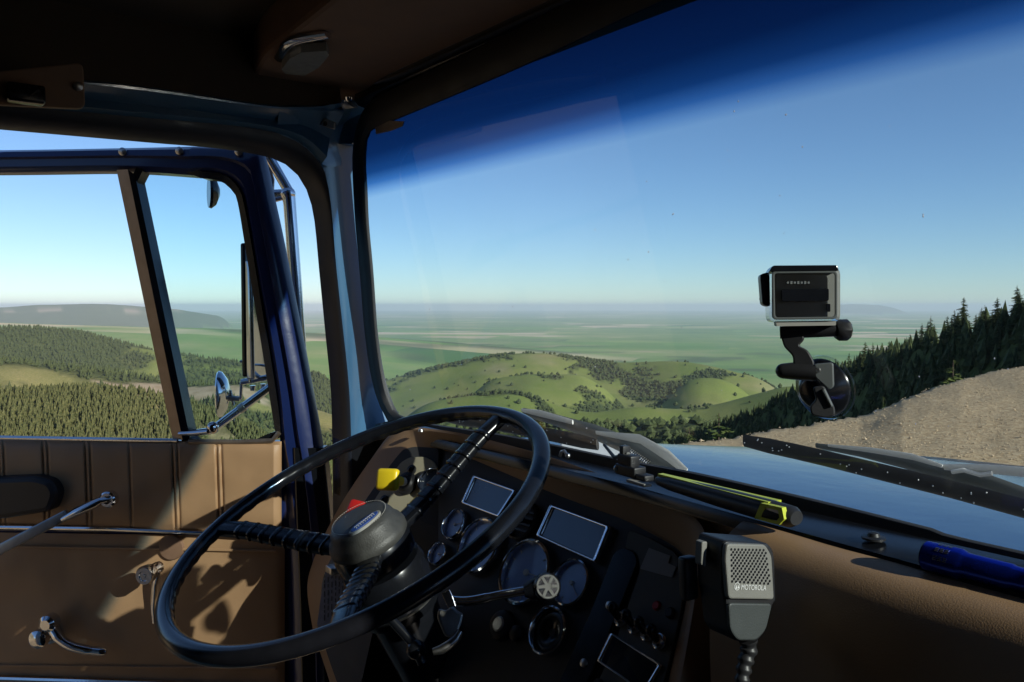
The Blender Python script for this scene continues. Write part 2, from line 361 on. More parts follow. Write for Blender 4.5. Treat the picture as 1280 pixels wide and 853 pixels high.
def terrain(x,y):
    x=np.asarray(x,float);y=np.asarray(y,float); r=np.hypot(x,y)+1e-6; az=np.degrees(np.arctan2(x,y))
    azc=np.clip(az,-66,62)
    z=PLAIN+ (fbm(x/2500,y/2500,3,5)-.5)*34*np.clip((r-2500)/6000,0,1) + np.zeros_like(r)
    z=z+np.clip((r-30000)/50000,0,1)**2*(fbm(x/14000,y/14000,3,8)-.35)*0
    lay=np.zeros(r.shape,int)-1; gul=np.ones(r.shape)
    for i,l in enumerate(LAY):
        rc=np.interp(azc,l['az'],l['r']); zc=np.interp(azc,l['az'],l['zr'])*rc
        edge=np.clip((azc-l['az'][0])/6,0,1)*np.clip((l['az'][-1]-azc)/6,0,1)
        if l['az'][0]<-40: edge=np.clip((l['az'][-1]-azc)/3,0,1)
        if l['n']=='right': edge=np.clip((azc-l['az'][0])/3,0,1); 
        dr=r-rc; w=l['w']; s_=np.sqrt(dr*dr+w*w)-w
        nz=(fbm(x/l['nl'],y/l['nl'],4,20+i)-.5)
        rg=np.abs(fbm(x/(l['nl']*1.7)+3,y/(l['nl']*1.7),3,40+i)-.5)*2
        amp=np.clip(s_/(8*w),0,1)
        zz=zc-np.where(dr<0,l['sf'],l['sb'])*s_+nz*l['na']*rc*1.6+(rg-.35)*amp*l['na']*rc*l.get('rel',5)
        zz=np.where(edge>0,zz-(1-edge)**2*.09*rc,-1e6)
        up=zz>z; z=np.where(up,zz,z); lay=np.where(up,i,lay); gul=np.where(up,rg,gul)
    terrain.gul=gul
    # gravel turnout round the truck
    rc=np.interp(azc,GP['az'],GP['r'])+(fbm(x/1.7,y/1.7,3,71)-.5)*1.2; zc=np.interp(azc,GP['az'],GP['zr'])*np.interp(azc,GP['az'],GP['r'])
    t=np.clip((r-4.5)/(rc-4.5),0,1); t=t*t*(3-2*t)
    zg=GROUND*(1-t)+zc*t+(fbm(x/.9,y/.9,5,77)-.5)*.13*np.clip((r-3)/4,0,1)
    zo=zg-.62*np.maximum(0,r-rc)+(fbm(x/4,y/4,3,79)-.5)*np.clip((r-rc)/6,0,1)*3
    behind=np.abs(az)>66
    zo=np.where(behind,zg-.1*np.maximum(0,r-rc),zo)
    gr=np.where(zo>z,1,0); z=np.where(gr==1,zo,z)
    g=gr*np.clip(1-(r-rc-.5)/3,0,1)
    lay=np.where(gr==1,99,lay)
    # sunlit road cut behind the driver's side, out of the frame
    bk=np.clip((-60-az)/10,0,1)*np.clip((az+140)/12,0,1); bk=bk*bk*(3-2*bk)
    zb=GROUND+np.clip(r-13,0,45)*(.36+.16*(fbm(x/9,y/9,4,131)-.5))*bk+np.clip(r-13,0,1)*0
    ub=(bk>0)&(r>13)&(zb>z); z=np.where(ub,zb,z); lay=np.where(ub,98,lay); g=np.where(ub,0,g)
    return z,lay,g,r,az
def masks(x,y,lay,g,r,z_=-9999.):
    """forest and bare-soil cover of the ground"""
    fo=np.zeros_like(r);ba=np.zeros_like(r)
    names={l['n']:i for i,l in enumerate(LAY)}
    n1=fbm(x/260,y/260,4,101); n2=fbm(x/90,y/90,4,102); n3=fbm(x/1200,y/1200,3,103)
    zz=names
    def setm(nm,f,b=0):
        nonlocal fo,ba
        k=lay==names[nm]; fo=np.where(k,f,fo); ba=np.where(k,b,ba)
    st=lambda v,a,b: np.clip((v-a)/(b-a),0,1)
    setm('mesa',.75+0*n3, st(fbm(x/520+5,y/2500,3,104),.50,.56)*st(z_-(-140),0,25)*st(-30-z_,0,10)*1.0)
    setm('foot',st(n3,.50,.62)*.7)
    setm('left1',st(n1*.6+n2*.4,.30,.42)*.95, st(n2,.62,.7)*.2)
    setm('left2',st(n1*.5+n2*.5,.40,.48)*.9, st(fbm(x/150+9,y/60,4,105),.50,.58)*.9)
    setm('left3',.30+.5*st(fbm(x/30,y/30,3,120),.38,.6), st(fbm(x/25+9,y/25,4,106),.68,.74)*.5)
    G_=terrain.gul
    setm('hill',np.clip(st(n1*.35+n2*.3+fbm(x/500+1,y/260,3,107)*.35,.60,.65)*.9*(G_<.45)+st(.13-G_,0,.05)*st(n2,.4,.5),0,1)+.012, st(fbm(x/300+2,y/300,3,108),.60,.75)*.45)
    for nm in('spur','spurb'): setm(nm,np.clip(st(.14-G_,0,.05)*.9+st(n1*.5+n2*.5,.59,.62)*.6,0,1)+.015,st(n2,.66,.8)*.3)
    setm('range',.8+0*n1)
    setm('fold',np.clip(st(n1*.5+n2*.5,.57,.61)*.9*(G_<.5)+st(.12-G_,0,.05),0,1)+.02, st(n2,.65,.8)*.25)
    setm('low',st(n2,.46,.54)); setm('right',np.full_like(r,.85))
    ba=np.where(lay==98,.8,ba); fo=np.where(lay==99,(1-g)*.3,fo)
    pl=lay==-1
    fo=np.where(pl,st(fbm(x/900+4,y/500,4,109),.62,.68)*.8*np.clip((14000-r)/8000,0,1),fo)
    return fo*(1-ba),ba
azs=np.concatenate([np.linspace(-180,-56,170,endpoint=False),np.linspace(-56,-36,60,endpoint=False),np.linspace(-36,38,660,endpoint=False),np.linspace(38,64,80,endpoint=False),np.linspace(64,180,46,endpoint=False)])
rs=np.concatenate([[.3,1.5,3],np.geomspace(4,32,120,endpoint=False),np.geomspace(32,700,170,endpoint=False),np.geomspace(700,5000,230,endpoint=False),np.geomspace(5000,95000,100)])
AZ,R=np.meshgrid(np.radians(azs),rs); X=R*np.sin(AZ);Y=R*np.cos(AZ)
Z,LAYI,G,RR,_=terrain(X,Y); FO,BA=masks(X,Y,LAYI,G,RR,Z)
na,nr=len(azs),len(rs)
me=bpy.data.meshes.new('ground'); N=na*nr
me.vertices.add(N); me.vertices.foreach_set('co',np.stack([X,Y,Z],-1).astype(np.float32).ravel())
i=np.arange(nr-1)[:,None]*na; j=np.arange(na)[None,:]; j2=(j+1)%na
q=np.stack([i+j,i+j2,i+na+j2,i+na+j],-1).reshape(-1,4)[:,::-1]
me.loops.add(q.size); me.loops.foreach_set('vertex_index',q.ravel().astype(np.int32)); me.polygons.add(len(q))
me.polygons.foreach_set('loop_start',np.arange(0,q.size,4,dtype=np.int32))
me.polygons.foreach_set('use_smooth',np.ones(len(q),bool)); me.update(calc_edges=True)
for nm,a in(('forest',FO),('bare',BA),('gravel',G),('plain',((LAYI==-1)|(LAYI==2))*1.),('dry',(LAYI==5)*1.+(LAYI==4)*.6)):
    at=me.attributes.new(nm,'FLOAT','POINT'); at.data.foreach_set('value',a.astype(np.float32).ravel())
def ground_mat():
    m=bpy.data.materials.new('terrain'); m.use_nodes=True; n=m.node_tree; b=n.nodes['Principled BSDF']; b.inputs['Roughness'].default_value=.95; b.inputs['Specular IOR Level'].default_value=.1
    A=lambda nm:(lambda a:(setattr(a,'attribute_name',nm),a.outputs['Fac'])[1])(n.nodes.new('ShaderNodeAttribute'))
    g=n.nodes.new('ShaderNodeNewGeometry')
    def noi(sc,det=5,vec=(1,1,1),rough=.55):
        mp=n.nodes.new('ShaderNodeMapping'); mp.inputs['Scale'].default_value=vec; n.links.new(g.outputs['Position'],mp.inputs[0])
        t=n.nodes.new('ShaderNodeTexNoise'); t.inputs['Scale'].default_value=sc; t.inputs['Detail'].default_value=det; t.inputs['Roughness'].default_value=rough
        n.links.new(mp.outputs[0],t.inputs['Vector']); return t.outputs['Fac']
    def ramp(f,*st):
        r=n.nodes.new('ShaderNodeValToRGB'); e=r.color_ramp.elements; e[0].position,e[0].color=st[0][0],(*st[0][1],1); e[1].position,e[1].color=st[-1][0],(*st[-1][1],1)
        for p,c in st[1:-1]: q=e.new(p); q.color=(*c,1)
        n.links.new(f,r.inputs[0]); return r.outputs[0]
    def mix(f,a,b_):
        x=n.nodes.new('ShaderNodeMix'); x.data_type='RGBA'; n.links.new(f,x.inputs[0]); n.links.new(a,x.inputs[6]); n.links.new(b_,x.inputs[7]); return x.outputs[2]
    grass=mix(noi(.03,6),ramp(noi(.004,7),(.3,(.11,.17,.03)),(.5,(.20,.235,.05)),(.62,(.26,.25,.08)),(.72,(.36,.28,.13))),ramp(noi(.4,6),(.3,(.09,.13,.03)),(.7,(.23,.23,.08))))
    dry=ramp(noi(.35,6),(.3,(.14,.13,.045)),(.5,(.22,.19,.075)),(.7,(.32,.25,.12)))
    # farmland: long strips of green crop, pasture and fallow
    v=n.nodes.new('ShaderNodeTexVoronoi'); v.distance='CHEBYCHEV'; mp=n.nodes.new('ShaderNodeMapping'); mp.inputs['Scale'].default_value=(.00045,.0011,0); mp.inputs['Rotation'].default_value=(0,0,.12)
    n.links.new(g.outputs['Position'],mp.inputs[0]); n.links.new(mp.outputs[0],v.inputs['Vector']); v.inputs['Scale'].default_value=1; v.inputs['Randomness'].default_value=.8
    sc=n.nodes.new('ShaderNodeSeparateColor'); n.links.new(v.outputs['Color'],sc.inputs[0])
    field=ramp(sc.outputs[0],(0,(.05,.14,.02)),(.3,(.13,.27,.03)),(.55,(.20,.33,.05)),(.74,(.30,.34,.09)),(.84,(.58,.44,.26)),(1,(.72,.55,.36)))
    past=ramp(noi(.0006,8,rough=.65),(.3,(.08,.18,.03)),(.5,(.17,.27,.05)),(.62,(.26,.30,.09)),(.72,(.42,.35,.18)))
    ms=ramp(noi(.00025,3),(.45,(0,0,0)),(.55,(1,1,1)))
    plain=mix(ms,past,field)
    base=mix(A('dry'),grass,dry); base=mix(A('plain'),base,plain)
    bare=ramp(noi(.05,6),(.3,(.26,.19,.12)),(.7,(.42,.33,.24))); base=mix(A('bare'),base,bare)
    fst=ramp(noi(.06,8,rough=.75),(.35,(.03,.045,.014)),(.65,(.085,.10,.035))); base=mix(A('forest'),base,fst)
    nb=noi(14,8,rough=.8); nb2=noi(.55,7,(1,2.2,1),.7)
    grv=mix(nb2,ramp(nb,(.3,(.20,.13,.07)),(.5,(.47,.35,.21)),(.7,(.72,.58,.39))),ramp(nb,(.3,(.28,.19,.11)),(.5,(.50,.37,.22)),(.7,(.64,.50,.33))))
    base=mix(A('gravel'),base,grv); n.links.new(base,b.inputs['Base Color'])
    # relief: pebbles near, tree-sized roughness far
    bp=n.nodes.new('ShaderNodeBump'); bp.inputs['Strength'].default_value=1; bp.inputs['Distance'].default_value=.05; n.links.new(nb,bp.inputs['Height'])
    ml=n.nodes.new('ShaderNodeMath'); ml.operation='MULTIPLY'; n.links.new(A('forest'),ml.inputs[0]); n.links.new(noi(.09,5),ml.inputs[1])
    b2=n.nodes.new('ShaderNodeBump'); b2.inputs['Strength'].default_value=1; b2.inputs['Distance'].default_value=9; n.links.new(ml.outputs[0],b2.inputs['Height']); n.links.new(bp.outputs[0],b2.inputs['Normal'])
    n.links.new(b2.outputs[0],b.inputs['Normal']); return m
me.materials.append(ground_mat())
ground=bpy.data.objects.new('ground',me); COL.objects.link(ground); ground['kind']='structure'

# haze over the whole valley
def haze():
    bm=bmesh.new(); bmesh.ops.create_cube(bm,size=2)
    lo=Vector((-99000,-99000,float(Z.min())-60)); hi=Vector((99000,99000,max(140,float(Z.max())+40)))
    for v in bm.verts: v.co=Vector([lo[k] if v.co[k]<0 else hi[k] for k in range(3)])
    me=bpy.data.meshes.new('haze'); bm.to_mesh(me); bm.free()
    m=bpy.data.materials.new('haze_air'); m.use_nodes=True; n=m.node_tree; n.nodes.clear(); o=n.nodes.new('ShaderNodeOutputMaterial')
    p=n.nodes.new('ShaderNodeVolumePrincipled'); p.inputs['Color'].default_value=(.86,.96,1,1); p.inputs['Density'].default_value=3.0e-5; p.inputs['Anisotropy'].default_value=0
    n.links.new(p.outputs[0],o.inputs['Volume']); me.materials.append(m)
    ob=bpy.data.objects.new('haze',me); COL.objects.link(ob); ob['kind']='stuff'; ob['label']='pale blue haze over the valley and far plain'; ob['category']='haze'
haze()

# ------------------------------------------------------------------ trees
def leafmat(name,a,b):
    m=bpy.data.materials.new(name); m.use_nodes=True; n=m.node_tree; p=n.nodes['Principled BSDF']; p.inputs['Roughness'].default_value=.8; p.inputs['Specular IOR Level'].default_value=.2
    g=n.nodes.new('ShaderNodeNewGeometry'); t=n.nodes.new('ShaderNodeTexNoise'); t.inputs['Scale'].default_value=1.3; t.inputs['Detail'].default_value=4; n.links.new(g.outputs['Position'],t.inputs['Vector'])
    r=n.nodes.new('ShaderNodeValToRGB'); r.color_ramp.elements[0].position=.35; r.color_ramp.elements[0].color=(*a,1); r.color_ramp.elements[1].position=.65; r.color_ramp.elements[1].color=(*b,1)
    n.links.new(t.outputs['Fac'],r.inputs[0]); n.links.new(r.outputs[0],p.inputs['Base Color']); return m
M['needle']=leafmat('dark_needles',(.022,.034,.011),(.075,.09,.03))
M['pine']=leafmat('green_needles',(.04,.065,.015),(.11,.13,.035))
M['bark']=mat('bark',(.09,.06,.04),.9,var=.4,vscale=6)
M['farwood']=leafmat('far_wood',(.03,.045,.014),(.085,.10,.032))
M['olivewood']=leafmat('olive_wood',(.04,.052,.016),(.12,.118,.042))
def conifer_meshes(seed,h,wd,bushy,needle):
    rd=random.Random(seed); T=MB().use(M['bark']); top=Vector((rd.uniform(-.1,.1)*h*.2,rd.uniform(-.1,.1)*h*.2,h))
    T.tube([Vector((0,0,-.8)),Vector((0,0,h*.3)),top*.7,top],[h*.022,h*.018,h*.010,.01],n=6)
    C=MB().use(needle); C.smooth=False; vs=[];fs=[]
    n=int(34*bushy)
    for i in range(n):
        t=(i+rd.random())/n; z=h*(.10+.89*t); rr=wd*(1-t)**(.75)*rd.uniform(.6,1.12)+.05*h*.3
        for k in range(rd.randint(4,6)):
            if rd.random()<.10: continue
            a=rd.uniform(0,6.283); dx,dy=math.cos(a),math.sin(a); L_=rr*rd.uniform(.55,1.15); dr=-.28*L_+rd.uniform(0,.15)*L_
            c0=Vector((top.x*t,top.y*t,z)); e=c0+Vector((dx*L_,dy*L_,dr)); sd=Vector((-dy,dx,0))
            m_=5
            for q in range(m_):          # needle sprays along the bough
                u=(q+.4+rd.random()*.4)/m_; p=c0.lerp(e,u)+Vector((0,0,rd.uniform(-.04,.04)*h*.3)); s2=L_*.30*(1.15-u*.6)
                d2=Vector((dx,dy,rd.uniform(-.5,.35))).normalized(); w2=sd*rd.uniform(.5,1.0)*s2
                b=len(vs); vs+=[p-w2*.9+Vector((0,0,-s2*rd.uniform(.1,.5))),p+d2*s2*1.2,p+w2*.9+Vector((0,0,-s2*rd.uniform(.1,.5))),p-d2*s2*.5+Vector((0,0,s2*.25))]
                fs+=[[b,b+1,b+3],[b+1,b+2,b+3]]
    C.add(vs,fs,False); return T,C
protos=[]
def mk_proto(seed,h,wd,b,nd):
    T,C=conifer_meshes(seed,h,wd,b,nd)
    def me_(mb,name):
        me=bpy.data.meshes.new(name); me.from_pydata([tuple(v) for v in mb.v],[],mb.f)
        for q in mb.mats: me.materials.append(q)
        return me
    return me_(T,'trunk'),me_(C,'crown')
P_dark=[mk_proto(k,10,2.6+.45*(k%3),1.0+.25*(k%2),M['needle']) for k in range(5)]
P_pine=[mk_proto(20+k,10,2.7,1.3,M['pine']) for k in range(2)]
def plant(pr,x,y,s,label,cat,group=None,z=None,sx=1):
    zt=float(terrain(np.array([x]),np.array([y]))[0][0]) if z is None else z
    r=empty('conifer_tree' if cat=='conifer' else 'pine_tree',(x,y,zt-.15),label,cat,group); r.rotation_euler=(0,0,random.uniform(0,6.28)); r.scale=(s*sx,s*sx,s)
    for nm,me in zip(('trunk','crown'),pr):
        o=bpy.data.objects.new(nm,me); COL.objects.link(o); o.parent=r
    return r
def atr(px,r_):
    v=ray(px,400); h=math.hypot(v.x,v.y); return v.x/h*r_, v.y/h*r_
RG=LAY[-1]
def crest(px): return float(np.interp(AZF(px),RG['az'],RG['r']))
rd=random.Random(3)
cnt=0
# along the skyline of the right-hand slope
px=930
while px<1345:
    r_=crest(px)*rd.uniform(.94,1.03); x,y=atr(px,r_)
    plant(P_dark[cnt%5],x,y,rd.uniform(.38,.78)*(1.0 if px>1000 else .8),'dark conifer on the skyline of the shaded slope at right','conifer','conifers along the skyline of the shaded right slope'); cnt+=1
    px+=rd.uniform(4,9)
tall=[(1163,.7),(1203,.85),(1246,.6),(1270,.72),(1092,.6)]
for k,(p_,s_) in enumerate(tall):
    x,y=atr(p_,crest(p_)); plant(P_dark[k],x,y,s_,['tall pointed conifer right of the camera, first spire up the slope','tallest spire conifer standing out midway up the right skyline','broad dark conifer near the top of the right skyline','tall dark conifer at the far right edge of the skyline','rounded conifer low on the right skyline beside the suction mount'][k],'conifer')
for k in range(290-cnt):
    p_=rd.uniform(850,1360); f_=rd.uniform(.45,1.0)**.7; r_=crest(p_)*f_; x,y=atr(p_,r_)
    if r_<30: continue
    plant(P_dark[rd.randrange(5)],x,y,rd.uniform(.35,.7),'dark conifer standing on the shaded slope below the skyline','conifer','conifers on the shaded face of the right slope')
# sunlit small pines by the gravel edge
for p_,top,r_,wd,lb in((1193,444,27,1.3,'sunlit bushy young pine just above the gravel edge'),(1105,488,22,.9,'tiny sunlit pine peeping over the gravel edge'),(860,527,19,1.2,'yellow green pine at the left end of the gravel edge'),(893,512,40,1.3,'olive pine left of the camera mount above the gravel')):
    x,y=atr(p_,r_); zt=float(terrain(np.array([x]),np.array([y]))[0][0]); ztop=float(zray([p_],[top])[0])*r_
    plant(P_pine[int(r_)%2],x,y,(ztop-zt)/10,lb,'pine tree',sx=wd)

# far woods: too many to count, one object per wood
def scatter(name,label,n,laynames,px0,px1,r0,r1,hmin,hmax,fmin,matl,cone=True,seed=1):
    rg=np.random.RandomState(seed); names={l['n']:i for i,l in enumerate(LAY)}
    a0,a1=AZF(px0),AZF(px1); az=np.radians(rg.uniform(a0,a1,n)); r=np.sqrt(rg.uniform(r0*r0,r1*r1,n)); x=r*np.sin(az);y=r*np.cos(az)
    z,lay,g,rr,_=terrain(x,y); fo,ba=masks(x,y,lay,g,rr)
    k=np.isin(lay,[names[q] for q in laynames])&(rg.rand(n)<fo)&(fo>fmin)&(ba<.4); x,y,z=x[k],y[k],z[k]; n=len(x)
    h=rg.uniform(hmin,hmax,n); w=h*rg.uniform(.2,.34,n) if cone else h*rg.uniform(.4,.6,n)
    ang=np.linspace(0,2*np.pi,6)[:-1]; V=[]
    for q,(zz,sc) in enumerate(((.05,.7),(.3,1.0),(.62,.55 if cone else .95))):
        jr=rg.uniform(.7,1.25,(n,5))
        V.append(np.stack([x[:,None]+np.cos(ang+q*.5)*w[:,None]*sc*jr,y[:,None]+np.sin(ang+q*.5)*w[:,None]*sc*jr,(z-.5)[:,None]+h[:,None]*(zz+0*jr)],-1))
    V.append(np.stack([x,y,z+h],-1)[:,None]); V=np.concatenate(V,1); m=V.shape[1]
    fs=[]
    for lv in range(2):
        for j in range(5): fs.append([lv*5+j,lv*5+(j+1)%5,lv*5+5+(j+1)%5,lv*5+5+j])
    for j in range(5): fs.append([10+j,10+(j+1)%5,15,15])
    me=bpy.data.meshes.new(name)
    quads=np.array([f for f in fs[:10]]);tris=np.array([f[:3] for f in fs[10:]])
    off=(np.arange(n)*m)[:,None,None]
    Q=(quads[None]+off).reshape(-1,4);T=(tris[None]+off).reshape(-1,3)
    me.from_pydata(V.reshape(-1,3).tolist(),[],Q.tolist()+T.tolist()); me.materials.append(matl)
    o=bpy.data.objects.new(name,me); COL.objects.link(o); tag(o,label,'forest',None,'stuff'); print(name,n); return o
scatter('near_forest','open conifer wood covering the near slope beyond the door',34000,['left3'],-250,430,230,530,2.6,6.2,.0,M['olivewood'],seed=2)
scatter('left_forest','dark conifer forest over the hills at left',26000,['left1','left2'],-250,470,900,3300,8,15,.3,M['farwood'],seed=3)
scatter('hill_trees','dark tree clumps in the folds of the green hills',42000,['hill','spur','spurb','fold','low'],300,1080,600,2750,4,9,.0,M['farwood'],cone=False,seed=4)

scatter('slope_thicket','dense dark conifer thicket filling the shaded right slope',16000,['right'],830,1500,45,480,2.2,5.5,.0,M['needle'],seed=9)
# stones of the turnout
def stones():
    mb=MB().use(mat('stone',(.46,.35,.22),.9,var=.35,vscale=9,bump=.4,bscale=40)); mb.smooth=False; rg=random.Random(5)
    pts=[]
    for k in range(9000):
        p_=rg.uniform(800,1420); r_=rg.uniform(9,27)**1.0; rc=float(np.interp(AZF(p_),GP['az'],GP['r']))
        if r_>rc+.4: continue
        pts.append((*atr(p_,r_),rg.uniform(.006,.02) if rg.random()<.99 else rg.uniform(.02,.045)))
    zz=terrain(np.array([p[0] for p in pts]),np.array([p[1] for p in pts]))[0]
    for (x,y,s_),z_ in zip(pts,zz):
        c=Vector((x,y,z_+s_*.3)); vs=[c+Vector((rg.uniform(.6,1.2)*dx,rg.uniform(.6,1.2)*dy,rg.uniform(.5,.9)*dz))*s_ for dx,dy,dz in((1,0,0),(0,1,0),(-1,0,0),(0,-1,0),(0,0,1),(0,0,-1))]
        mb.add(vs,[[0,1,4],[1,2,4],[2,3,4],[3,0,4],[1,0,5],[2,1,5],[3,2,5],[0,3,5]],False)
    o=mb.build('gravel'); tag(o,'loose tan stones strewn over the gravel turnout','gravel',None,'stuff')
stones()
#INTERIOR
# ================================================================== TRUCK
truck=empty('truck',W(.5,.5,-2.3),'old blue conventional truck cab seen from inside, tan vinyl trim, driver door standing open','truck')
def T_(name,mb,parent=truck,label=None,m=None):
    o=mb.build(name,m,parent); 
    if label: o['label']=label
    return o
# ---- outlines in the photograph, each laid on its own real surface
def c3(pl,pts,n,off=0): return resample(cr(pl.pts(pts,off),6),n)
# opening edge / weatherstrip / A-pillar
C1=[(-260,137),(-60,151),(0,157),(100,166),(200,175),(280,182),(335,191),(364,201),(387,224),(401,264),(409,342),(416,414),(423,486),(425,549),(426,640),(428,760),(430,900)]
C1b=[(-260,105),(-60,124),(0,131),(100,140),(200,149),(290,157),(345,166),(378,180),(402,205),(413,250),(420,330),(428,405),(436,480),(439,548),(441,640),(443,760),(445,900)]
OP2=Plane(W(0,1.43,0),-L)
n_=60
a=[Vector(p) for p in c3(OPEN,C1,n_)]; b_=c3(OP2,C1b,n_)
out=[p+L*.035 for p in a]
mb=MB().use(M['strip']); mb.loft([out,a,[x.lerp(y,.35)-L*.012 for x,y in zip(a,b_)],[x.lerp(y,.75)-L*.006 for x,y in zip(a,b_)],b_,[p+L*.03 for p in b_]])
T_('weatherstrip',mb)
# windshield seal: outer and inner outlines on the windshield plane
glass_px=[(497,519),(489,511),(479,478),(470.5,421),(464.5,340),(459,280),(457,234),(455,200),(457,176),(463,163),(480,155.5),(634,91),(733,45),(831,0)]
seal_px =[(478,540),(466,512),(457,478),(451,421),(441,345),(435,290),(431,240),(428,195),(430,160),(438,138),(458,126),(594,62),(700,8),(810,-50)]
Tr=WS.at(831,0); zt=Tr.z; f_t=Tr.dot(F)
gl=WS.pts(glass_px); 
top_right=[W(WSf,l_,0) for WSf,l_ in ()]
def wsp(l,u): return Vector(W(.80-.17*(u+.215),l,u))
glbot_px=[(1280,692),(1173,664.5),(1010,624),(871,592.5),(784.5,576.6),(683,555),(620,543),(540,531),(510,524)]
glbot=WS.pts(glbot_px); ur=glbot[0].z
LR=-.45
corner=[wsp(LR+.06,zt),wsp(LR+.015,zt-.02),wsp(LR,zt-.07),wsp(LR-.01,ur+.08),wsp(LR+.02,ur+.02),wsp(LR+.08,ur)]
G_loop=gl+[wsp(.3,zt+.004)]+corner+glbot      # left bottom corner up, over the top, down at right, back along the base
G_loop=resample(cr(G_loop,5,True),220,True)
def off(loop,r):
    o=offset_loop(loop,r); return o
cen=sum(G_loop,Vector())/len(G_loop)
o1=offset_loop(G_loop,.012); sgn=1 if (o1[0]-cen).length>(G_loop[0]-cen).length else -1
def grow(r): return [WS_proj(p) for p in offset_loop(G_loop,sgn*r)]
def WS_proj(p): return p-WS.n*((p-WS.o).dot(WS.n))
def smoothloop(P,k=3):
    for _ in range(k): P=[(P[i-1]+P[i]*2+P[(i+1)%len(P)])/4 for i in range(len(P))]
    return P
g0=G_loop; g1=smoothloop(grow(.012)); g2=smoothloop(grow(.036)); g3=smoothloop(grow(.05)); N_=WS.n
mb=MB().use(M['rubber'])
mb.loft([[p-N_*.004 for p in g0],[p+N_*.002 for p in g0],[p+N_*.008 for p in g1],[p+N_*.007 for p in g2],[p+N_*.0 for p in g3],[p-N_*.03 for p in g3]],closed=True)
T_('windshield_seal',mb)
mb=MB().use(M['wsglass']); gi=[p for p in smoothloop(grow(.004),1)]
mb.prism([p+N_*.0 for p in gi],-N_*.0001)
# one laminated pane: keep only its inner face, the seal covers the rim
mb.f=[mb.f[-2]]; mb.m=[0]; mb.sm=[False]
T_('windshield',mb)
mb=MB().use(M['paper']); rr=random.Random(12)
for q in range(46):
    p=WS.at(rr.uniform(470,1275),rr.uniform(120,560),-.0015); 
    for w_ in range(rr.randint(1,2)): mb.ball(p+L*rr.uniform(-.0008,.0008)+U*rr.uniform(-.001,.001),rr.uniform(.0003,.0008),6,4,sc=(1,1,rr.uniform(.6,1.8)))
bugs=mb
# small paper label in the glass corner
mb=MB().use(M['bronze']); mb.prism([WS.at(*p,.004) for p in((469,160),(487,151),(505,152),(503,158),(488,164),(470,168))],-N_*.0012); T_('inspection_sticker',mb); T_('bug_specks',bugs)
# A-pillar between weatherstrip and seal
sl_=[Vector(WS.at(*p)) for p in [(300,300)]]
PIL=[(395,160),(430,150),(427,195),(430,240),(434,290),(440,345),(450,421),(456,478),(465,512),(478,545),(490,600),(500,700)]
pr_out=c3(OP2,[(366,174),(386,187),(402,205),(413,250),(420,330),(428,405),(436,480),(439,548),(441,640),(443,760),(445,900)],30)
pr_in =[p-N_*.004 for p in c3(WS,[(440,128),(428,150),(427,180),(429,225),(434,290),(440,345),(450,421),(457,478),(466,512),(482,560),(500,640)],30)]
mid=[x.lerp(y,.5)-F*.022+L*0.004 for x,y in zip(pr_out,pr_in)]
q1=[x.lerp(y,.2)-F*.014 for x,y in zip(pr_out,pr_in)]; q3=[x.lerp(y,.8)-F*.016 for x,y in zip(pr_out,pr_in)]
mb=MB().use(M['pillar']); mb.loft([[p+L*.02 for p in pr_out],pr_out,q1,mid,q3,pr_in,[p+F*.03 for p in pr_in]]); T_('windshield_pillar',mb)
# roof rail panel above the door opening, running forward into the pillar head
CE=.392
CEIL=Plane(W(0,0,CE),-U)
def onl(l,px,py): return Plane(W(0,l,0),-L).at(px,py)
rail_b=c3(OP2,[(-260,105),(-60,124),(0,131),(100,140),(200,149),(290,157),(345,166),(378,180),(402,205)],40)
rail_t=resample(cr([onl(1.38,*p) for p in((-260,52),(-60,88),(0,98),(110,103),(200,113),(300,128),(350,134),(395,134),(430,138))],6),40)
mid=[x.lerp(y,.5)+L*.012 for x,y in zip(rail_b,rail_t)]
mb=MB().use(M['shade_blue']); mb.loft([[p+L*.03 for p in rail_b],rail_b,[x.lerp(y,.12)-L*.012 for x,y in zip(rail_b,rail_t)],mid,[x.lerp(y,.9)-L*.004 for x,y in zip(rail_b,rail_t)],rail_t,[p+L*.03+U*.02 for p in rail_t]])
T_('roof_rail',mb)
# pillar head: rounded gusset joining rail, pillar and header
hd=[OP2.at(402,205),OP2.at(378,180),OP2.at(345,166),onl(1.38,350,134),onl(1.38,395,134),onl(1.36,432,128),WS.at(440,128,.0),WS.at(426,160,.0),WS.at(428,200,.0)]
c_=sum(hd,Vector())/len(hd)+F*.008
mb=MB().use(M['shade_blue']); hb=resample(hd,36,True); mb.loft([[p+(F+L)*.03 for p in hb],hb,[c_.lerp(p,.75)+(c_-p)*0-F*.006 for p in hb],[c_.lerp(p,.4)-F*.010 for p in hb],[c_.lerp(p,.05)-F*.011 for p in hb]],closed=True); T_('pillar_gusset',mb)
mb=MB().use(M['shade_blue']); bk=Plane(c_+(F+L)*.06,-(F+L)); mb.prism([bk.at(*p) for p in((300,80),(460,60),(475,140),(450,170),(440,180),(405,180),(398,196),(372,172),(330,158))],(F+L)*.02); T_('pillar_backing',mb)
# inner roof side above the rail
mb=MB().use(M['ceiling']); mb.loft([[p+L*.004-U*.004 for p in rail_t],[W(p.dot(F),1.42,CE+.07) for p in rail_t]],thick=L*.02); mb.box(W(-.2,1.44,CE+.01),F,L,U,(.42,.012,.07)); T_('roof_side',mb)
# header bar above the glass and headliner panel
hl=[]
def hp(l,f,u): return W(f,l,u)
prof=[(.735,.325),(.70,.352),(.695,.372),(.705,.395),(.74,.41)]
mb=MB().use(M['gloss']); mb.loft([[hp(l,f,u) for l in np.linspace(1.42,-.52,20)] for f,u in ((.735,.366),(.708,.372),(.700,.380),(.702,.392),(.72,.41))],thick=F*.05); T_('windshield_header',mb)
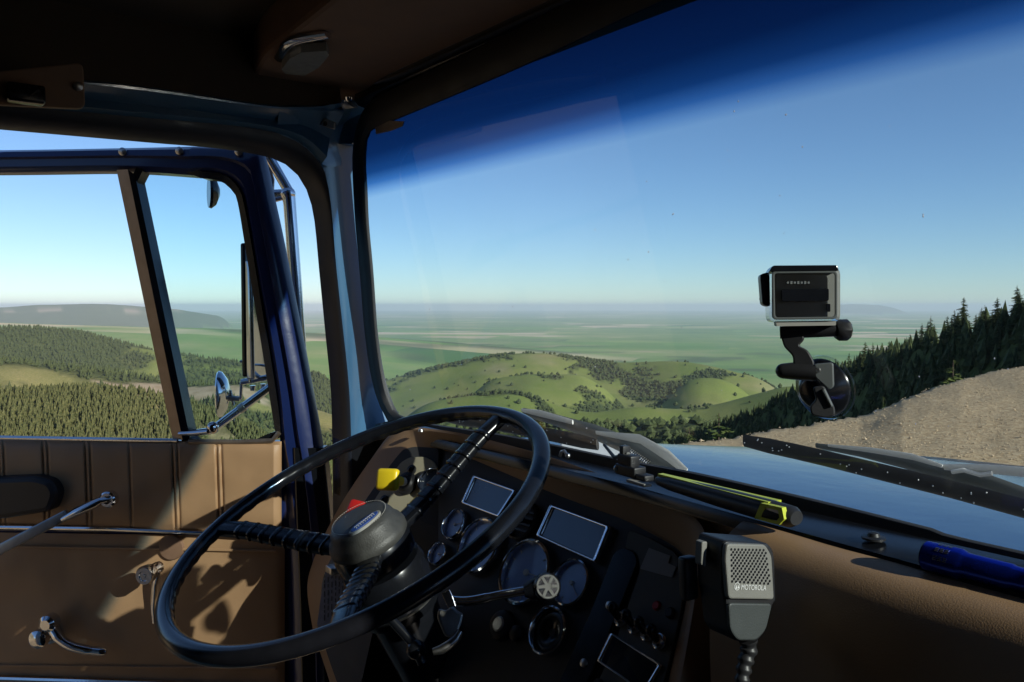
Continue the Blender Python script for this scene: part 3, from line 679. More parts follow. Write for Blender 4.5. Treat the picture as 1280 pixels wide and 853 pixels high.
# front headliner pad with rounded left end; its rear edge is stepped
fr=.695
pad=[CEIL.at(440,131),CEIL.at(345,118),CEIL.at(322,106),CEIL.at(316,92),CEIL.at(330,68),CEIL.at(415,0),CEIL.at(470,-45)]
pr_=[W(.44,.6,CE),W(.40,-.48,CE),W(fr,-.48,CE),W(fr,.6,CE),W(fr,1.30,CE)]
mb=MB().use(M['headliner']); mb.prism(rrect(pad+pr_,.03,4),U*.07,r=.008); T_('headliner_pad',mb)
# shell: roof skin, rear wall, floor, firewall, right side with window
mb=MB().use(M['ceiling']); mb.box(W(.1,.49,CE+.075),F,L,U,(.66,.98,.012)); T_('headliner',mb)
mb=MB().use(M['blue'])
mb.box(W(.08,.49,CE+.10),F,L,U,(.72,1.03,.012)); T_('roof',mb)
mb=MB().use(M['ceiling']); mb.box(W(-.62,.49,-.5),F,L,U,(.03,1.02,.98)); T_('rear_wall',mb)
mb=MB().use(M['black']); mb.box(W(.3,.49,-1.40),F,L,U,(.95,1.0,.03)); T_('floor_pan',mb)
mb=MB().use(M['black']); mb.box(W(1.05,.49,-.85),F,L,U,(.02,.97,.55)); T_('firewall',mb)
# right door and its window opening (mostly closed by an added panel to cut light)
mb=MB().use(M['brown']); 
mb.box(W(.09,-.50,-.84),F,L,U,(.69,.025,.53)); T_('passenger_door',mb)
mb=MB().use(M['blue']); mb.box(W(.70,-.50,.03),(F-U*.0).normalized(),L,U,(.028,.025,.36),.008); mb.box(W(-.14,-.50,.03),F,L,U,(.46,.025,.36)); mb.box(W(.1,-.50,.36),F,L,U,(.70,.03,.075)); T_('window_frame_and_blocker',mb)  # the wide solid box is added, unseen, to keep the cab dark
# driver side: wall below the opening ahead of the hinge (kick panel) and sill, rear post
mb=MB().use(M['gloss'])
kp=[OP2.at(441,560),OP2.at(443,640),OP2.at(445,900)]
mb.box(W(.90,1.455,-.86),F,L,U,(.145,.025,.53)); T_('kick_panel',mb)
mb=MB().use(M['shade_blue']); mb.box(W(-.33,1.47,-.45),F,L,U,(.28,.03,.83)); T_('rear_post',mb)
# hinge post surface seen right of the open door
mb=MB().use(M['gloss'])
ho=c3(OPEN,[(425,549),(426,640),(428,760),(430,900)],8); hi_=[W(.80,1.44,p.z) for p in ho]
mb.loft([[p+L*.03 for p in ho],ho,hi_]); T_('hinge_post',mb)

# ---- details under the roof
mb=MB().use(M['chrome'])          # dome lamp
ctr=[CEIL.at(*p,.004) for p in((350,75),(358,60),(372,50),(410,43))]
mb.tube(resample(cr(ctr,5),14),[.007]+[.011]*12+[.009],n=10,flat=.6); dl=T_('dome_lamp',mb)
mb=MB().use(M['lens']); mb.prism([CEIL.at(*p,.003) for p in((357,82),(352,76),(362,62),(376,54),(408,52),(411,58),(398,74),(380,84))],-U*.014,r=.002); T_('lamp_lens',mb,dl)
mb=MB().use(M['steel']); g_=Plane(c_-F*.02,-F-L*.3)
pts=[g_.at(*p,.004) for p in((387,143),(403,147),(418,153),(417,162),(402,157),(388,151))]
mb.prism(rrect(pts,.002,3),g_.n*-.004,r=.001); cl=T_('sunvisor_clip',mb)
mb=MB().use(M['black']); 
for p in((396,150),(408,155)): mb.lathe(g_.at(*p,.002),g_.n,[(0,.0042),(.004,.0042)],12)
T_('screw',mb,cl)
mb=MB().use(M['brown']); rp=Plane(W(0,1.36,0),-L+U*-.3)
mb.prism(rrect(rp.pts([(-30,92),(104,78),(107,136),(0,131),(-30,126)]),.01,4),L*.01,r=.002); vb=T_('visor_bracket',mb)
mb=MB().use(M['gloss']); mb.box(rp.at(32,118,.012),F,L,U,(.022,.012,.012),.004); mb.tube([rp.at(30,125,.02),rp.at(48,112,.02)],.005); T_('visor_pivot',mb,vb)
mb=MB().use(M['steel']); mb.lathe(rp.at(97,108,.0),rp.n,[(0,.006),(.005,.006),(.007,.003)],12); T_('screw',mb,vb)
mb=MB().use(M['chrome'])
for p in((436,122),(428,126)): mb.lathe(CEIL.at(*p,.002),-U,[(0,.007),(.006,.006),(.009,.003)],12)
T_('screw',mb)

# ================================================================== OPEN DOOR
D=DOOR; dn=-D.n           # dn points outwards (away from the camera)
dout=[(-330,190),(0,187),(150,184.5),(240,182.5),(300,184),(326,188),(333,196),(338,222),(350,280),(366,360),(382,440),(397,520),(408,590),(416,680),(420,800),(423,960)]
lowL=[(-330,960)]
frame_o=dout+lowL
main=[(-330,217),(147,213),(216,548),(-330,546)]
vent=[(172,227),(255,224),(276,227),(290,238),(297,252),(306,305),(318,378),(330,450),(340,515),(342,531),(338,541),(236,545)]
door=empty('door',D.at(410,700),parent=truck)
def DT(name,mb,label=None,parent=None): 
    o=mb.build(name,None,parent or door); 
    if label:o['label']=label
    return o
# frame pieces as rounded section lofts
def rail(c_out,c_in,m,name,depth=.045,bul=.014,n=40):
    a=resample(cr(D.pts(c_out),6),n); b=resample(cr(D.pts(c_in),6),n); mb=MB().use(m)
    mb.loft([[p+dn*depth for p in a],[p+dn*.008 for p in a],[x.lerp(y,.15)-dn*bul*.6 for x,y in zip(a,b)],[x.lerp(y,.4)-dn*bul for x,y in zip(a,b)],[x.lerp(y,.48)-dn*bul*.45 for x,y in zip(a,b)],[x.lerp(y,.8)-dn*bul*.55 for x,y in zip(a,b)],[p+dn*.004 for p in b],[p+dn*depth for p in b],[p+dn*depth for p in a]])
    return mb
mb=rail([(-330,190),(0,187),(150,184.5),(240,182.5)],[(-330,217),(0,215),(147,213.5),(240,219)],M['blue'],'x')
m2=rail([(240,182.5),(300,184),(320,187),(327,198),(336,240),(347,290),(361,360),(377,440),(392,520),(404,590),(416,680),(420,800),(423,960)],
        [(240,219),(262,217),(288,224),(303,243),(312,290),(322,350),(334,420),(346,500),(350,560),(356,600),(362,680),(366,800),(368,960)],M['blue'],'x',depth=.03,bul=.016,n=70)
b0=len(mb.v); mb.v+=m2.v; mb.f+=[[q+b0 for q in f] for f in m2.f]; mb.m+=m2.m; mb.sm+=m2.sm
DT('door_frame',mb)
# rubber gasket of the vent window
vo=D.pts([(167,219),(256,216),(282,219),(298,234),(305,252),(315,305),(327,378),(339,450),(349,515),(350,536),(343,549),(228,551)]); vi=D.pts(vent)
k=90; vo=resample(cr(vo,4,True),k,True); vi=resample(cr(vi,4,True),k,True)
mb=MB().use(M['gloss']); mb.ring([p-dn*.004 for p in vo],[p-dn*.001 for p in vi],dn*.03); DT('vent_window_gasket',mb)
mb=MB().use(M['ventglass']); mb.prism([p+dn*.012 for p in vo],dn*.0001); mb.f=[mb.f[-2]]; mb.m=[0]; mb.sm=[False]; DT('vent_window',mb)
# divider bar with its inner face worn to bare metal
mb=MB().use(M['bronze'])
a=resample(D.pts([(147,213),(217,549)]),20); b=resample(D.pts([(163,213),(231,549)]),20); c=resample(D.pts([(170,219),(239,549)]),20)
mb.loft([[p+dn*.03 for p in a],[p-dn*.004 for p in a],[p-dn*.010 for p in b]]); mb.use(M['gloss']).loft([[p-dn*.010 for p in b],[p-dn*.004 for p in c],[p+dn*.03 for p in c]]); DT('window_divider',mb)
# rivets and guide blocks on the top rail
for p in((154,190),(225,189),(299,190)):
    mb=MB().use(M['steel']); mb.lathe(D.at(*p,.012),-dn,[(0,.008),(.004,.008),(.006,.005)],14); DT('rail_clip',mb)
# belt ledge
mb=MB().use(M['chrome']); mb.tube([D.at(-330,547,.01),D.at(0,547,.01),D.at(222,551,.01)],.004,n=8); DT('window_sill_strip',mb)
mb=MB().use(M['bronze']); mb.tube([D.at(236,552,.012),D.at(300,553,.012),D.at(340,551,.012),D.at(349,541,.012)],.005,n=8); DT('vent_sill_strip',mb)
# blue inner edge of the door shell
edge_o=[(348,546),(352,590),(357,640),(362,700),(366,800),(368,960)]
mb=MB().use(M['blue']); mb.prism(D.pts([(-330,549),(347,553),(360,600),(372,700),(378,960),(-330,960)],-.006),dn*.03); DT('door_shell',mb)
mb=MB().use(M['gloss']); mb.prism(D.pts([(366,560),(404,560),(412,640),(420,760),(428,960),(378,960),(374,760)],.012),dn*.03,r=.004); DT('door_edge_seal',mb)
# pleated upper pad
def quilt(px0,px1,yt,yb,seams,name,m,puff=.02,base=.004,nx=430,ny=26,yt2=None,yb2=None):
    mb=MB().use(m); cs=[]
    for j in range(ny+1):
        v=j/ny; row=[]
        for i in range(nx+1):
            px=px0+(px1-px0)*i/nx; f=(px-px0)/(px1-px0)
            ya=yt+( (yt2-yt)*f if yt2 is not None else 0); yb_=yb+((yb2-yb)*f if yb2 is not None else 0)
            py=ya+(yb_-ya)*v
            h=puff*(1-abs(2*v-1)**5)**.5 if v not in(0,1) else 0
            g=0
            for s_,dep in seams: 
                s2=s_+(v-.5)*4; g=max(g,dep*math.exp(-((px-s2)/1.5)**2)); g=max(g,dep*.8*math.exp(-((px-s2-6)/1.5)**2)) if dep>.8 else g
            ed=min(1,(px1-px)/10); h*=max(0,ed)**.5
            wr=(mnoise.noise(Vector((px*.03,py*.03,1)))*.0022)
            row.append(D.at(px,py,base+h*(1-.28*g)+wr*(1 if 0<v<1 else 0)))
        cs.append(row)
    mb.loft(cs); rim=[r[0] for r in cs]
    return mb
mb=quilt(-70,352,549,654,[(0,1),(55,1),(108,1),(163,.7),(217,1),(272,1)],'x',M['tan'],yt2=552,yb2=668)
up=DT('door_upper_pad',mb)
mb=quilt(-330,356,661,960,[],'x',M['tan'],puff=.006,base=0,nx=120,ny=40,yt2=671)
DT('door_lower_panel',mb)
for y0,y1 in((683,689),(832,836)):
    mb=MB().use(M['tan']); mb.tube([D.at(-330,y0-8,.008),D.at(0,y0,.008),D.at(345,y1,.008)],.0028,n=6); DT('door_seam',mb)
mb=MB().use(M['chrome']); mb.tube([D.at(-330,652,.012),D.at(0,659,.012),D.at(130,661,.012),D.at(250,666,.012),D.at(347,672,.012)],.0045,n=8); DT('door_trim_strip',mb)
mb=MB().use(M['chrome']); mb.tube([D.at(-330,844,.012),D.at(0,848,.012),D.at(170,853,.012),D.at(347,860,.012)],.006,n=8); DT('door_trim_strip',mb)
# armrest at the left
mb=MB().use(M['black']); ar=[D.at(*p,.055) for p in((-330,598),(-40,600),(40,596),(62,602),(70,618),(62,640),(0,650),(-330,652))]
mb.prism(rrect(ar,.012,4),dn*.05,r=.01); DT('armrest',mb)
# long grab bar
mb=MB().use(M['steel']); gp=[Plane(D.o,D.n).at(*p,o_) for p,o_ in(((-120,746),.12),((0,690),.10),((85,646),.08))]
ax=(gp[2]-gp[1]).normalized(); ay=D.n; az_=ax.cross(ay).normalized()
mb.box((gp[0]+gp[2])/2,ax,ay,az_,((gp[2]-gp[0]).length/2,.006,.010),.003)
mb.use(M['chrome']); e1=D.at(85,646,.08); e2=D.at(128,625,.07); e3=D.at(143,622,.068)
mb.tube([e1-ax*.01,e1+ax*.02,e2-ax*.01,e2,e3],[.010,.017,.017,.013,.012],n=16,flat=.55)
mb.lathe(D.at(139,623,.060),D.n,[(0,.016),(.014,.016),(.017,.013),(.017,.008),(.004,.007)],20); gb=DT('grab_bar',mb)
mb=MB().use(M['black']); mb.lathe(D.at(139,623,.068),D.n,[(0,.007),(.011,.0065),(.012,.003)],12); DT('screw',mb)
# window crank
mb=MB().use(M['chrome']); kc=D.at(198,709,.06)
mb.tube([D.at(192,778,.012),D.at(191,760,.018),D.at(193,730,.026),D.at(197,712,.032)],[.006,.008,.009,.011],n=12,flat=.6)
mb.lathe(D.at(198,709,.018),D.n,[(0,.012),(.012,.012),(.016,.010),(.03,.009),(.034,.017),(.052,.019),(.058,.016),(.058,.010),(.055,.009),(.055,.004),(.058,.003)],28)
mb.use(M['brown']).lathe(D.at(215,684,.006),D.n,[(0,.026),(.006,.024),(.008,.01)],24)
DT('window_crank',mb)
# inner door handle
mb=MB().use(M['chrome']); mb.lathe(D.at(64,789,.005),D.n,[(0,.024),(.006,.024),(.010,.017),(.03,.016),(.034,.019),(.046,.018),(.052,.010)],24)
mb.lathe(D.at(66,776,.03),D.n,[(0,.017),(.02,.017),(.026,.010)],20)
mb.tube(resample(cr([D.at(67,788,.04),D.at(76,800,.045),D.at(90,808,.045),D.at(110,813,.04),D.at(133,815,.034)],5),20),[.011]*4+[.0095]*10+[.0085]*5+[.006],n=12); DT('door_handle',mb)
# vent latch and prop seen inside the vent window
mb=MB().use(M['chrome']); mb.tube([D.at(225,542,.02),D.at(245,541,.03),D.at(262,539,.035)],[.006,.009,.010],n=12,flat=.7); mb.ball(D.at(266,535,.03),.012)
DT('vent_latch',mb)
mb=MB().use(M['chrome']); mb.tube([D.at(266,537,-.06),D.at(300,512,-.06),D.at(342,481,-.06)],.0085,n=14); mb.use(M['steel']).tube([D.at(300,512,-.06),D.at(306,507.5,-.06)],.0098,n=14); DT('mirror_brace',mb)
# mirrors outside the door
OUT=Plane(D.o+dn*.20,D.n); M2=Plane(D.o+dn*.26,D.n)
mb=MB().use(M['gloss']); hv=F*.5+Vector((.7,0,0)); 
a=M2.at(303,300);b=M2.at(312,476)
mx_=Vector((.55,-.83,0)).normalized(); my_=U.cross(mx_).normalized()
mb.box(M2.at(310,388),Vector((.98,-.18,0)),Vector((.04,1,0)).normalized(),U,(.007,.028,.152),.005); mr_=DT('side_mirror',mb)
mb=MB().use(M['chrome']); mb.box(M2.at(320,400),Vector((.98,-.18,0)),Vector((.18,.98,0)).normalized(),U,(.010,.030,.135),.003); mb.tube([M2.at(314,470),M2.at(314,478)],.008); mb.tube([M2.at(302,478),M2.at(345,470)],.007); mb.lathe(M2.at(316,482),-U,[(0,.007),(.012,.006)],10); mb.lathe(M2.at(329,480),-U,[(0,.007),(.012,.006)],10)
mb.tube([M2.at(302,478),M2.at(301,498),M2.at(287,500)],.004)
mb.tube([M2.at(300,452),M2.at(345,460)],.003)
DT('mirror_bracket',mb)
mb=MB().use(M['chrome']); cn=(Vector((-1,-.22,0))).normalized()
mb.lathe(M2.at(276,493),cn,[(-.022,.01),(-.015,.035),(-.003,.052),(.004,.054),(.007,.051)],36,sx=1); DT('convex_mirror',mb)
mb=MB().use(M['steel']); mb.tube([M2.at(282,497),M2.at(300,499)],.006); mb.tube([M2.at(288,488),M2.at(292,507)],.003); DT('mirror_mount',mb)
mb=MB().use(M['gloss']); mb.lathe(M2.at(263,240)+Vector((0,0,0)),Vector((-1,-.5,0)).normalized(),[(-.02,.01),(-.012,.030),(-.002,.038),(.004,.036)],28); mb.tube([M2.at(262,215),M2.at(300,190)],.006); DT('top_mirror',mb)
# tubular chrome mirror frame outside, right of the door
O3=Plane(D.o+dn*.12,D.n)
mb=MB().use(M['chrome']); mb.tube([O3.at(322,176),O3.at(336,196),O3.at(360,238)],.0105,n=14); mb.tube([O3.at(361,246),O3.at(365,300),O3.at(371,380),O3.at(378,480)],.0135,n=16)
mb.tube([O3.at(340,242),O3.at(360,241)],.008,n=12); mb.tube([O3.at(342,250),O3.at(357,246)],.006,n=10); mb.ball(O3.at(360,243),.016); mb.tube([O3.at(333,200),O3.at(341,225),O3.at(340,250)],.004)
DT('mirror_frame',mb)

# ================================================================== DASHBOARD
O_px=[(428,900),(400,812),(391,785),(384,735),(391,703),(404,672),(418,645),(435,616),(464,574),(485,546),(503,536),(522,534.5),(572,541),(630,555),(683,570),(733,587),(785,605),(826,620),(860,641),(876,656),(884,677),(881,700),(874,715),(866,766),(857,818),(847,870),(840,930)]
I_px=[(440,905),(408,815),(402,785),(402,735),(408,711),(419,688),(431,665),(447,640),(476,598),(497,570),(508,561),(530,559),(572,567),(630,591),(677,611),(723,629),(778,649),(812,666),(841,682),(852,692),(860,705),(862,716),(862,726),(858,750),(848,795),(838,838),(826,905)]
LIP=.032
SPL=Plane(PAN.o+PAN.n*LIP,PAN.n)
def inner_pt(px,py):                    # the panel surface is bent: left wing, then the main face
    a,b=PAN.at(px,py),LPL.at(px,py)
    if px<548 and py>640: b=LPL.at(px,py,-.05*min(1,(py-640)/40))
    return b if px<548 else a
Oc=cr([PAN.at(*p,float(np.interp(i_,[0,4,5,6,7,8],[-.06,-.06,-.045,-.02,.01,.03]))) for i_,p in enumerate(O_px)],5); Icx=cr([Vector((*p,0)) for p in I_px],5); k=len(Oc); Ic=[inner_pt(p.x,p.y) for p in Icx]
Icl=smoothloop(Ic,2); Icl[0]=Ic[0]; Icl[-1]=Ic[-1]
cO=sum(Oc,Vector())/k
rim=[o.lerp(i_,.16)+PAN.n*.004 for o,i_ in zip(Oc,Icl)]
back=[p+(p-cO)*.10-PAN.n*.16-U*0 for p in Oc]; back=[Vector(W(min(p.dot(F),.782),p.dot(L),min(p.z,-.228))) for p in back]
mb=MB().use(M['tan']); 
mb.loft([back,[o.lerp(b_,.10)+PAN.n*.004 for o,b_ in zip(Oc,back)],Oc,rim,[r_.lerp(i_,.35) for r_,i_ in zip(rim,Icl)],Icl])
# one tan vinyl along the whole hood
shroud_mb=mb
nB=k-1
dash=empty('dashboard',W(.75,.5,-.9),parent=truck)
def DS(name,mb,label=None,parent=None):
    o=mb.build(name,None,parent or dash)
    if label:o['label']=label
    return o
DS('instrument_hood',mb)
# panel faces
mb=MB().use(M['panel']); 
# bent face: rows between left and right inner outline, cut at the bend
Ipts=[(p.x,p.y) for p in Icx]
def fan(pts_px,pl,m,mb):
    P=[pl.at(*p) for p in pts_px]; mb.use(m).add(P,[list(range(len(P)))],False)
lw=[p for p in Ipts if p[0]<548]; mw=[p for p in Ipts if p[0]>=548]
topb=(548,min(p[1] for p in Ipts if abs(p[0]-548)<12)); botb=(548,930)
first=[p for p in lw]
P=[inner_pt(*p) for p in first]+[LPL.at(*topb),LPL.at(548,660),LPL.at(548,930,-.05)]; cq=LPL.at(500,640); mb.use(M['panel']).add(P+[cq],[[i_,i_+1,len(P)] for i_ in range(len(P)-1)],False); fan([botb,topb]+mw,PAN,M['panel'],mb)
DS('gauge_panel',mb)
# beige plate at the left wing
mb=MB().use(M['beige']); bp=[(501,578),(512,571.5),(530,571),(541,576),(547,585),(545,599),(536,615),(526,630),(516,645),(508,655),(470,640),(466,628),(482,603)]
mb.prism(rrect(LPL.pts(bp,.004),.006,4),-LPL.n*.006,r=.001); DS('valve_plate',mb)
for p in((515,588),(481,626)):
    mb=MB().use(M['black']); mb.lathe(LPL.at(*p,.004),LPL.n,[(0,.009),(.003,.009),(.005,.004),(.002,.003)],16); DS('screw',mb)
# yellow push-pull valve knob
def knob_valve(px,py,tip,m,size,name,lab):
    base=LPL.at(px,py,.004); ax=LPL.n; mb=MB().use(M['black']); mb.lathe(base,ax,[(0,.020),(.004,.020),(.006,.014),(.010,.012),(.010,.009)],28); col=DS(name+'_collar',mb)
    mb=MB().use(m); tipp=Plane(base+ax*.062,ax).at(*tip); st=base+ax*.012
    d=(tipp-st).normalized(); mb.use(M['white']).tube([st,st.lerp(tipp,.3)],.0075,n=14); mb.use(m).tube([st.lerp(tipp,.25),st.lerp(tipp,.5),st.lerp(tipp,.8),tipp],[.0082,.0085,.011,.014],n=16)
    x=(L-d*L.dot(d)).normalized(); y=d.cross(x)
    ca,sa=math.cos(.2),math.sin(.2); x,y=x*ca+y*sa,y*ca-x*sa
    mb.box(tipp+d*.006,x,y,d,(size,size*.92,.008),.0065); o=DS(name,mb,lab); return o
knob_valve(509,605,(487,600),M['yellow'],.0195,'valve_knob','square yellow push-pull knob')
knob_valve(470,655,(448,639),M['red'],.0165,'valve_knob','red push-pull knob half hidden behind the horn pad')
# gauges
def gauge(px,py,r,pl=PAN,dial=M['dial'],rim=M['chrome'],needle=True,name='gauge',ticks=12,dome=False,rot=0.):
    r*=1.04; o=pl.at(px,py,.002); n=pl.n; ex,ey=pl.axes()
    mb=MB().use(rim); mb.lathe(o,n,[(0,r),(.005,r*1.0),(.010,r*.97),(.0115,r*.91),(.010,r*.865),(.004,r*.84)],48,cap=False); g=DS(name,mb)
    mb=MB().use(dial)
    if dome: mb.lathe(o,n,[(.002,r*.86),(.004,r*.6),(.0005,r*.3),(-.004,0.001)],40,cap=False)
    else: mb.lathe(o,n,[(.003,r*.86),(.0032,.0005)],40,cap=False)
    DS('dial',mb,None,g)
    if needle:
        mb=MB().use(M['white'])
        for i in range(ticks):
            a=math.radians(-225+270*i/(ticks-1)); d=ex*math.cos(a)-ey*math.sin(a); t=n.cross(d)
            mb.box(o+n*.0036+d*r*.72,d,t,n,(r*.06,r*.013,.0003))
        a=math.radians(-200+rot); d=ex*math.cos(a)-ey*math.sin(a); t=n.cross(d)
        mb.box(o+n*.0045+d*r*.28,d,t,n,(r*.36,r*.012,.0004)); mb.lathe(o+n*.003,n,[(0,r*.10),(.003,r*.09)],14)
        DS('dial_markings',mb,None,g)
    return g
gauge(660,717,.0462,rot=20); gauge(717,730,.0312,rot=60,ticks=8); gauge(602,684,.0425,rot=40); gauge(571,657,.0245,ticks=7); gauge(551,694,.0185,ticks=6)
gauge(689,790,.0312,dial=M['gloss'],needle=False,name='warning_horn',dome=True)
gauge(541,604,.024,pl=LPL,dial=M['darkdial'],ticks=7)
def knob(px,py,r,h,pl=PAN,m=M['black'],name='switch_knob',cap=None):
    o=pl.at(px,py,.001); mb=MB().use(m); mb.lathe(o,pl.n,[(0,r),(h*.15,r*1.02),(h*.8,r*.92),(h,r*.7)],24)
    if cap: mb.use(cap).lathe(o+pl.n*h,pl.n,[(0,r*.5),(h*.15,r*.4)],16)
    return DS(name,mb)
# round black air vent and lower knobs
mb=MB().use(M['black']); vo_=PAN.at(655,652,.001)
mb.lathe(vo_,PAN.n,[(0,.030),(.008,.030),(.010,.027),(.004,.025),(-.002,.024)],32,cap=False)
for q in(-.014,-.005,.005,.014): mb.box(vo_+PAN.axes()[1]*q+PAN.n*.003,PAN.axes()[0],PAN.axes()[1],PAN.n,(.022,.0018,.004))
mb.lathe(vo_,PAN.n,[(.002,.006),(.008,.005)],12); DS('air_vent',mb)
knob(630,783,.021,.012,cap=M['steel']); knob(648,793,.011,.010)
# chrome framed displays
def display(px,name='display',pl=PAN,w=.0055,m=M['darkdial'],extra=None):
    P=pl.pts(px,.009); c=sum(P,Vector())/4; I=[c.lerp(p,.86) for p in P]
    I=[p+(c-p)*0 for p in I]
    Po=rrect(P,.003,3); Io=rrect(I,.002,3); mb=MB().use(M['chrome']); mb.ring(Po,[p+(p-p) for p in Io],-pl.n*.01,r=.0018); d=DS(name,mb)
    mb=MB().use(m); mb.prism([p-pl.n*.003 for p in Io],-pl.n*.002); DS('screen',mb,None,d); return d
display([(591,593.5),(645,613),(623,646.5),(575.5,628.5)]); display([(687,630),(763.6,658),(745.4,704),(669,669.5)])
# right-hand console section, slightly raised, with slot
mb=MB().use(M['olive']); rc_=[(786,662),(812,672),(843,690),(853,704),(857,722),(850,770),(838,822),(822,880),(790,960),(700,960),(745,858),(770,800),(800,712),(795,690),(781,686)]
mb.prism(rrect(PAN.pts(rc_,.006),.006,3),-PAN.n*.008,r=.001); DS('console_panel',mb)
mb=MB().use(M['gloss']); sp=[(768,690),(779,684),(793,690),(797,702),(780,745),(752,812),(722,880),(700,930),(660,930),(700,850),(738,765)]
mb.prism(rrect(PAN.pts(sp,.0085),.008,4),-PAN.n*.01,r=.001); DS('console_slot',mb)
for p in((762,757),(730,829)):
    mb=MB().use(M['steel']); mb.lathe(PAN.at(*p,.0085),PAN.n,[(0,.0055),(.002,.005),(.003,.002)],12); DS('screw',mb)
knob(824,759,.006,.008,m=M['red'],name='indicator_lamp'); knob(841,768,.007,.010)
for p in((778,775),(795,784),(811,793),(826,803)):
    o=PAN.at(*p,.006); mb=MB().use(M['chrome']); mb.lathe(o,PAN.n,[(0,.0095),(.004,.0095),(.006,.006),(.010,.004)],18); mb.use(M['gloss']).tube([o+PAN.n*.008,o+PAN.n*.02+U*.008],[.004,.006],n=10); mb.ball(o+PAN.n*.021+U*.009,.0068,12,8); DS('toggle_switch',mb)
RP=Plane(PAN.at(790,840),nrm(-4,30))
display([(763,790),(828,831.5),(806,868),(745,826)],'radio')
mb=MB().use(M['sticker'])
for P in([(811,685),(838,695),(835,704),(845,709),(840,722),(800,711)],): mb.prism(PAN.pts(P,.0075),-PAN.n*.001)
DS('worn_label',mb)
knob(752,857,.007,.01)
# padded tan dash top and passenger side
prof=[(.79,-.245),(.765,-.232),(.735,-.232),(.715,-.240),(.700,-.258),(.690,-.285),(.684,-.33),(.68,-.40),(.685,-.50),(.72,-.62),(.76,-.70),(.80,-.95)]
PR=cr([Vector((a_,b_,0)) for a_,b_ in prof],4)
ls=list(np.linspace(.70,-.48,50))
def dashpt(p,l):
    f=p.x; u=p.y
    if l>.565:                      # behind the instrument hood the pad is cut short
        f=max(f,.775); 
    f-=.078*min(1,max(0,.74-l))*max(0,min(1,(.79-f)/.05))*max(0,min(1,(u+.45)/.15))
    return W(f+.0015*mnoise.noise(Vector((l*9,u*14,0))),l,u+.0012*mnoise.noise(Vector((l*12,f*20,3))))
mb=MB().use(M['tan']); mb.loft([[dashpt(p,l) for l in ls] for p in PR],thick=F*.004); DS('dash_pad',mb)
# defroster shelf at the foot of the glass
mb=MB().use(M['gloss']); shp=[(.812,-.245),(.79,-.222),(.775,-.2250),(.750,-.2275),(.745,-.238)]
mb.loft([[W(a_-(.078*min(1,max(0,.74-l)) if k_>1 else 0),l,b_) for l in np.linspace(1.44,-.48,60)] for k_,(a_,b_) in enumerate(shp)],thick=-U*.004); DS('defroster_shelf',mb)
# bolt in the shelf and eyelet on the hood
sh=Plane(W(.76,0,-.2235),U)
mb=MB().use(M['black']); mb.lathe(sh.at(1092,674,.001),U,[(0,.011),(.002,.011),(.003,.006),(.006,.005),(.007,.002)],20); DS('shelf_bolt',mb)
mb=MB().use(M['steel']); e=SPL.at(704,573,.002)+U*.006; mb.tube([e+L*.007+U*-.004,e+L*.004+U*.003,e+U*.005-L*.002,e-L*.008],.0022,n=8); mb.ball(e-L*.010-U*.001,.004,10,6); DS('hood_eyelet',mb)
mb=MB().use(M['steel']); mb.lathe(SPL.at(526,541,.004)+U*.002,U,[(0,.005),(.004,.004)],10); DS('screw',mb)
# lower dash to the knees
mb=MB().use(M['black']); mb.box(W(.80,.98,-.80),F,L,U,(.10,.44,.22),.02); DS('knee_panel',mb)
mb=MB().use(M['brown']); mb.box(W(.88,.15,-.80),F,L,U,(.08,.42,.2),.02); DS('knee_bolster',mb)

# ---- steering wheel
wt=math.radians(25.5); WN=(-F*math.sin(wt)+U*math.cos(wt)).normalized(); WC=ray(445.7,641)*1.145; WR=.27
wx=L.copy(); wy=WN.cross(wx).normalized()       # wy points to the rear of the truck or to the front
WPL=Plane(WC,WN)
wheel=empty('steering_wheel',WC,parent=truck)
def wp(a,r,h=0): return WC+wx*math.cos(a)*r+wy*math.sin(a)*r+WN*h
def ang(px,py): v=WPL.at(px,py)-WC; return math.atan2(v.dot(wy),v.dot(wx))
def SWP(name,mb,parent=None): return mb.build(name,None,parent or wheel)
mb=MB().use(M['gloss']); n1,n2=240,20; vs=[];fs=[]
for i in range(n1):
    a=2*math.pi*i/n1; gr=math.cos(a*62)
    for j in range(n2):
        b=2*math.pi*j/n2; under=max(0,-math.sin(b)*.6-math.cos(b)*.55)          # finger grips under the inner rim
        rr=.0128*(1-.16*under*(.5+.5*gr)); vs.append(wp(a,WR+rr*math.cos(b),rr*.92*math.sin(b)))
for i in range(n1):
    for j in range(n2): fs.append([i*n2+j,i*n2+(j+1)%n2,((i+1)%n1)*n2+(j+1)%n2,((i+1)%n1)*n2+j])
mb.add(vs,fs); SWP('rim',mb)
HUBH=-.045
spk=[ang(275,660),ang(628,520),ang(425,790)]
